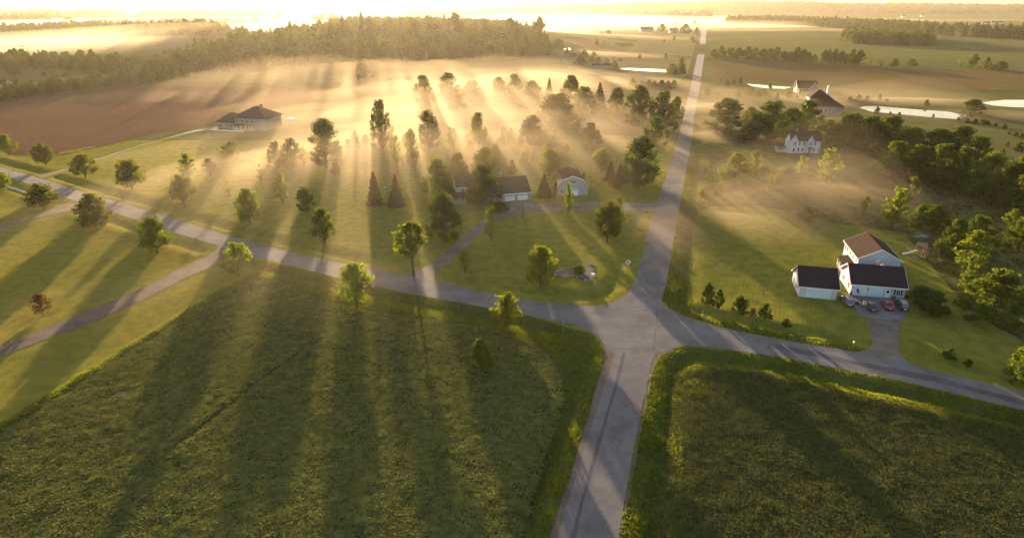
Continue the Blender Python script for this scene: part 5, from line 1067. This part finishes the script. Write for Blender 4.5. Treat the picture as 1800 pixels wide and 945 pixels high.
bed = [(972, 483), (985, 476), (1010, 471), (1035, 466), (1046, 467), (1042, 480), (1045, 492), (1030, 494), (1010, 487), (990, 489)]
bp_ = [Vector((*flat(*p), 0)) - Vector((X, Y, 0)) for p in bed]; mb = MB(); k = len(bp_); mb.v = [(p.x, p.y, -.3) for p in bp_] + [(p.x, p.y, .16) for p in bp_]; mb.f = [tuple(k + i for i in range(k))] + [(i, (i + 1) % k, k + (i + 1) % k, k + i) for i in range(k)]; mb.build('mulch', M['shoulder'], r)
for i in range(34):
    a = rs.choice(range(k)); t = rs.random(); p = bp_[a].lerp(bp_[(a + 1) % k], t); o = rock(r, p.x + rs.uniform(-.3, .3), p.y + rs.uniform(-.3, .3), rs.uniform(.2, .48), 50 + i); o.location.z += .08
X, Y = flat(1042, 487); r = empty('garden_ornament', (X, Y, zg(X, Y)), 0, label='white garden ornament at the right end of the stone bed', cat='ornament'); MB().tube((0, 0, 0), (0, 0, .5), .3, .18, 8).build('pedestal', M['plate'], r); MB().tube((0, 0, .5), (0, 0, .75), .25, .5, 10).build('bowl', M['plate'], r)
# culvert edge at left
a = Vector((*flat(14, 328), 0)); c = Vector((*flat(51, 341), 0)); mb = MB(); d = (c - a).normalized(); nn = Vector((-d.y, d.x, 0)) * .08
mb.poly([tuple(p + Vector((0, 0, z))) for z in (-.5, .3) for p in (a - nn, c - nn, c + nn, a + nn)], [(0, 1, 2, 3), (4, 7, 6, 5), (0, 4, 5, 1), (1, 5, 6, 2), (2, 6, 7, 3), (3, 7, 4, 0)]); tag(mb.build('culvert_edge', M['plate']), 'white concrete culvert edge below the road at far left', 'culvert')
r = pxsite(1109, 128, 'jetty', 'little dark jetty on the thin bright pond', 'jetty'); MB().box(-2, -2, .3, 14, 0, .6).build('deck', M['wood'], r)
for x_ in (0, 6, 12): MB().tube((x_, -1, -.5), (x_, -1, 2.2), .15).build('post', M['wood'], r)

# ---------------------------------------------------------------- fog banks and air
FOG = [(760, 208, 70, 40, 0.32), (870, 200, 42, 34, 0.74), (880, 225, 22, 14, 0.43), (560, 208, 50, 28, 0.18), (640, 245, 45, 30, 0.55), (740, 262, 40, 24, 0.51), (820, 255, 50, 28, 0.61), (930, 250, 45, 28, 0.51), (1000, 210, 55, 45, 0.38), (510, 222, 26, 16, 0.21), (1075, 255, 30, 26, 0.38), (700, 305, 55, 18, 0.45), (900, 300, 50, 18, 0.5), (650, 158, 150, 55, 0.18), (800, 155, 110, 55, 0.2), (900, 155, 80, 55, 0.21), (450, 155, 70, 28, 0.2), (980, 150, 70, 60, 0.23), (1240, 192, 24, 14, 1.0), (1218, 245, 20, 14, 0.38), (1300, 243, 22, 9, 0.88), (1340, 345, 24, 11, 0.4), (1420, 350, 32, 14, 0.94), (1500, 365, 24, 11, 0.99), (1380, 395, 28, 12, 0.71), (1300, 410, 22, 12, 0.71), (1320, 305, 24, 10, 0.22), (1440, 400, 12, 7, 0.29), (1500, 178, 50, 22, 0.65), (1600, 182, 60, 16, 0.5), (1720, 205, 60, 20, 0.28), (1160, 425, 14, 30, 0.25), (1700, 310, 60, 24, 0.19), (420, 400, 60, 26, 0.16), (640, 430, 45, 18, 0.2), (330, 340, 50, 20, 0.2), (500, 300, 40, 24, 0.42), (650, 500, 26, 9, 0.2), (820, 460, 30, 16, 0.16), (1060, 150, 110, 50, 0.17), (100, 150, 160, 60, 0.28), (250, 175, 90, 30, 0.18), (600, 120, 240, 60, 0.32), (860, 112, 120, 50, 0.4)]
def fogfield(X, Y, L):
    F = np.zeros(X.shape)
    for x, y, a, c, s in L:
        fx, fy = flat(x, y); F += s * np.exp(-((X - fx) / a) ** 2 - ((Y - fy) / c) ** 2)
    return F
def fogbank(name, L, x0, x1, y0, y1, cell, scale, hmax, dens, g, label, nz, col=(.37, .30, .21), seed=0, base=0.0, thr=.06, drape=False):
    xs_ = np.arange(x0, x1, cell); ys_ = np.arange(y0, y1, cell); X, Y = np.meshgrid(xs_, ys_)
    F = fogfield(X, Y, L) + base
    F = F * (1 + nz * 1.6 * fbm(X, Y, scale, 4, seed) ) - thr
    e = np.minimum(np.minimum(X - x0, x1 - X), np.minimum(Y - y0, y1 - Y)) / cell; F = F * np.clip(e / 6, 0, 1)
    z = np.clip(F, 0, 1.6); z = hmax * z ** .85; zb = -.5 if not drape else -2.0
    Zt = np.where(z > 0, z, zb); Zt = zb + (z - 0) * 1.0; ok = z > .02
    ny_, nx_ = X.shape; ok[0] = ok[-1] = False; ok[:, 0] = ok[:, -1] = False
    fq = ok[:-1, :-1] | ok[1:, :-1] | ok[:-1, 1:] | ok[1:, 1:]; ii, jj = np.nonzero(fq); b_ = ii * nx_ + jj; NV = X.size
    T = np.stack([b_, b_ + 1, b_ + nx_ + 1, b_ + nx_], 1); gz = hills(X, Y) if drape else np.zeros(X.shape)
    topz = np.where(ok, Zt, zb + .003); V = np.concatenate([np.stack([X.ravel(), Y.ravel(), (gz + topz).ravel()], 1), np.stack([X.ravel(), Y.ravel(), (gz + zb).ravel()], 1)])
    sides = []                                              # close the rim
    pad_ = np.zeros((ny_ + 1, nx_ + 1), bool); pad_[1:-1, 1:-1][:] = fq if fq.shape == pad_[1:-1, 1:-1].shape else fq
    for di, dj, (a, c) in ((-1, 0, (0, 1)), (0, 1, (1, 3)), (1, 0, (3, 2)), (0, -1, (2, 0))):
        m = fq & ~pad_[1 + di:1 + di + fq.shape[0], 1 + dj:1 + dj + fq.shape[1]]; i2, j2 = np.nonzero(m); off = {0: 0, 1: 1, 2: nx_, 3: nx_ + 1}; p = i2 * nx_ + j2 + off[a]; q = i2 * nx_ + j2 + off[c]; sides.append(np.stack([p, p + NV, q + NV, q], 1))
    Fq = np.concatenate([T, T[:, ::-1] + NV] + sides); u, inv = np.unique(Fq, return_inverse=True)
    o = link(name, npmesh(name, V[u], inv.reshape(Fq.shape)), volmat(name, dens, col, g)); tag(o, label, 'fog', kind='stuff'); return o
G = .28
fogbank('ground_fog', FOG, -420, 420, 100, 1150, 6, 34, 5.0, .014, .45, 'dense low fog lying on the meadows around the homesteads', .75, seed=21)
fogbank('ground_fog', FOG, -420, 420, 100, 1150, 6, 60, 13.0, .0038, .5, 'thinner fog veil rising between the trees', .6, seed=22)
fogbank('ground_fog', FOG, -420, 420, 160, 1150, 8, 90, 28.0, .0019, .55, 'faint high mist over the fog lake', .5, seed=23)
HIGH = [(720, 88, 260, 130, .35), (700, 120, 210, 70, .3), (440, 165, 70, 40, .6), (650, 150, 150, 80, .35), (820, 155, 110, 70, .35), (500, 155, 60, 35, .12), (930, 160, 70, 50, .4), (760, 200, 120, 60, .5), (660, 215, 65, 45, .5), (880, 215, 80, 45, .5), (600, 270, 60, 30, .6), (330, 300, 50, 30, .3), (600, 360, 60, 34, .55), (820, 330, 60, 34, .55), (1050, 320, 50, 34, .5), (300, 400, 60, 30, .4), (950, 440, 45, 22, .35), (1390, 360, 45, 24, .5), (1240, 240, 40, 34, .2), (1350, 420, 40, 20, .4), (600, 560, 40, 16, .35), (300, 560, 40, 18, .35), (1300, 190, 90, 60, .4), (1550, 230, 80, 50, .3)]
fogbank('ground_fog', HIGH, -620, 380, 66, 1250, 8, 60, 30.0, .0013, .6, 'tall thin mist over the lawns where the sun beams show', .5, seed=27, drape=True)
FAR = [(100, 103, 260, 70, 1.1), (270, 103, 180, 70, 1.2), (420, 92, 180, 80, .7), (200, 80, 400, 150, 1.1), (420, 66, 420, 180, .8), (100, 48, 900, 380, .7), (560, 52, 900, 400, .7), (320, 38, 1400, 600, .5), (700, 36, 1400, 900, .65), (1000, 46, 700, 300, .7), (1050, 33, 1200, 600, .8), (1350, 47, 420, 90, .6), (1550, 54, 500, 90, .25), (1230, 38, 500, 250, .5), (1020, 104, 160, 40, .5), (1060, 70, 260, 130, .2), (1500, 36, 1200, 400, .22), (1000, 118, 120, 40, .5)]
fogbank('ground_fog', FAR, -4200, 3600, 560, 4400, 38, 240, 9.0, .006, .4, 'bright low fog over the far plain', .6, seed=24, thr=.12, drape=True, col=(.55, .46, .33))
fogbank('ground_fog', FAR, -4200, 3600, 560, 4400, 50, 500, 20.0, .0012, .4, 'thin higher mist over the far plain', .5, seed=25, drape=True, col=(.55, .46, .33))
hz = MB().box(-16000, -300, -8, 16000, 16000, 150).build('haze', volmat('haze', .00003, (.95, .84, .66), .58)); tag(hz, 'pale morning haze filling the air above the fields', 'haze', kind='stuff')
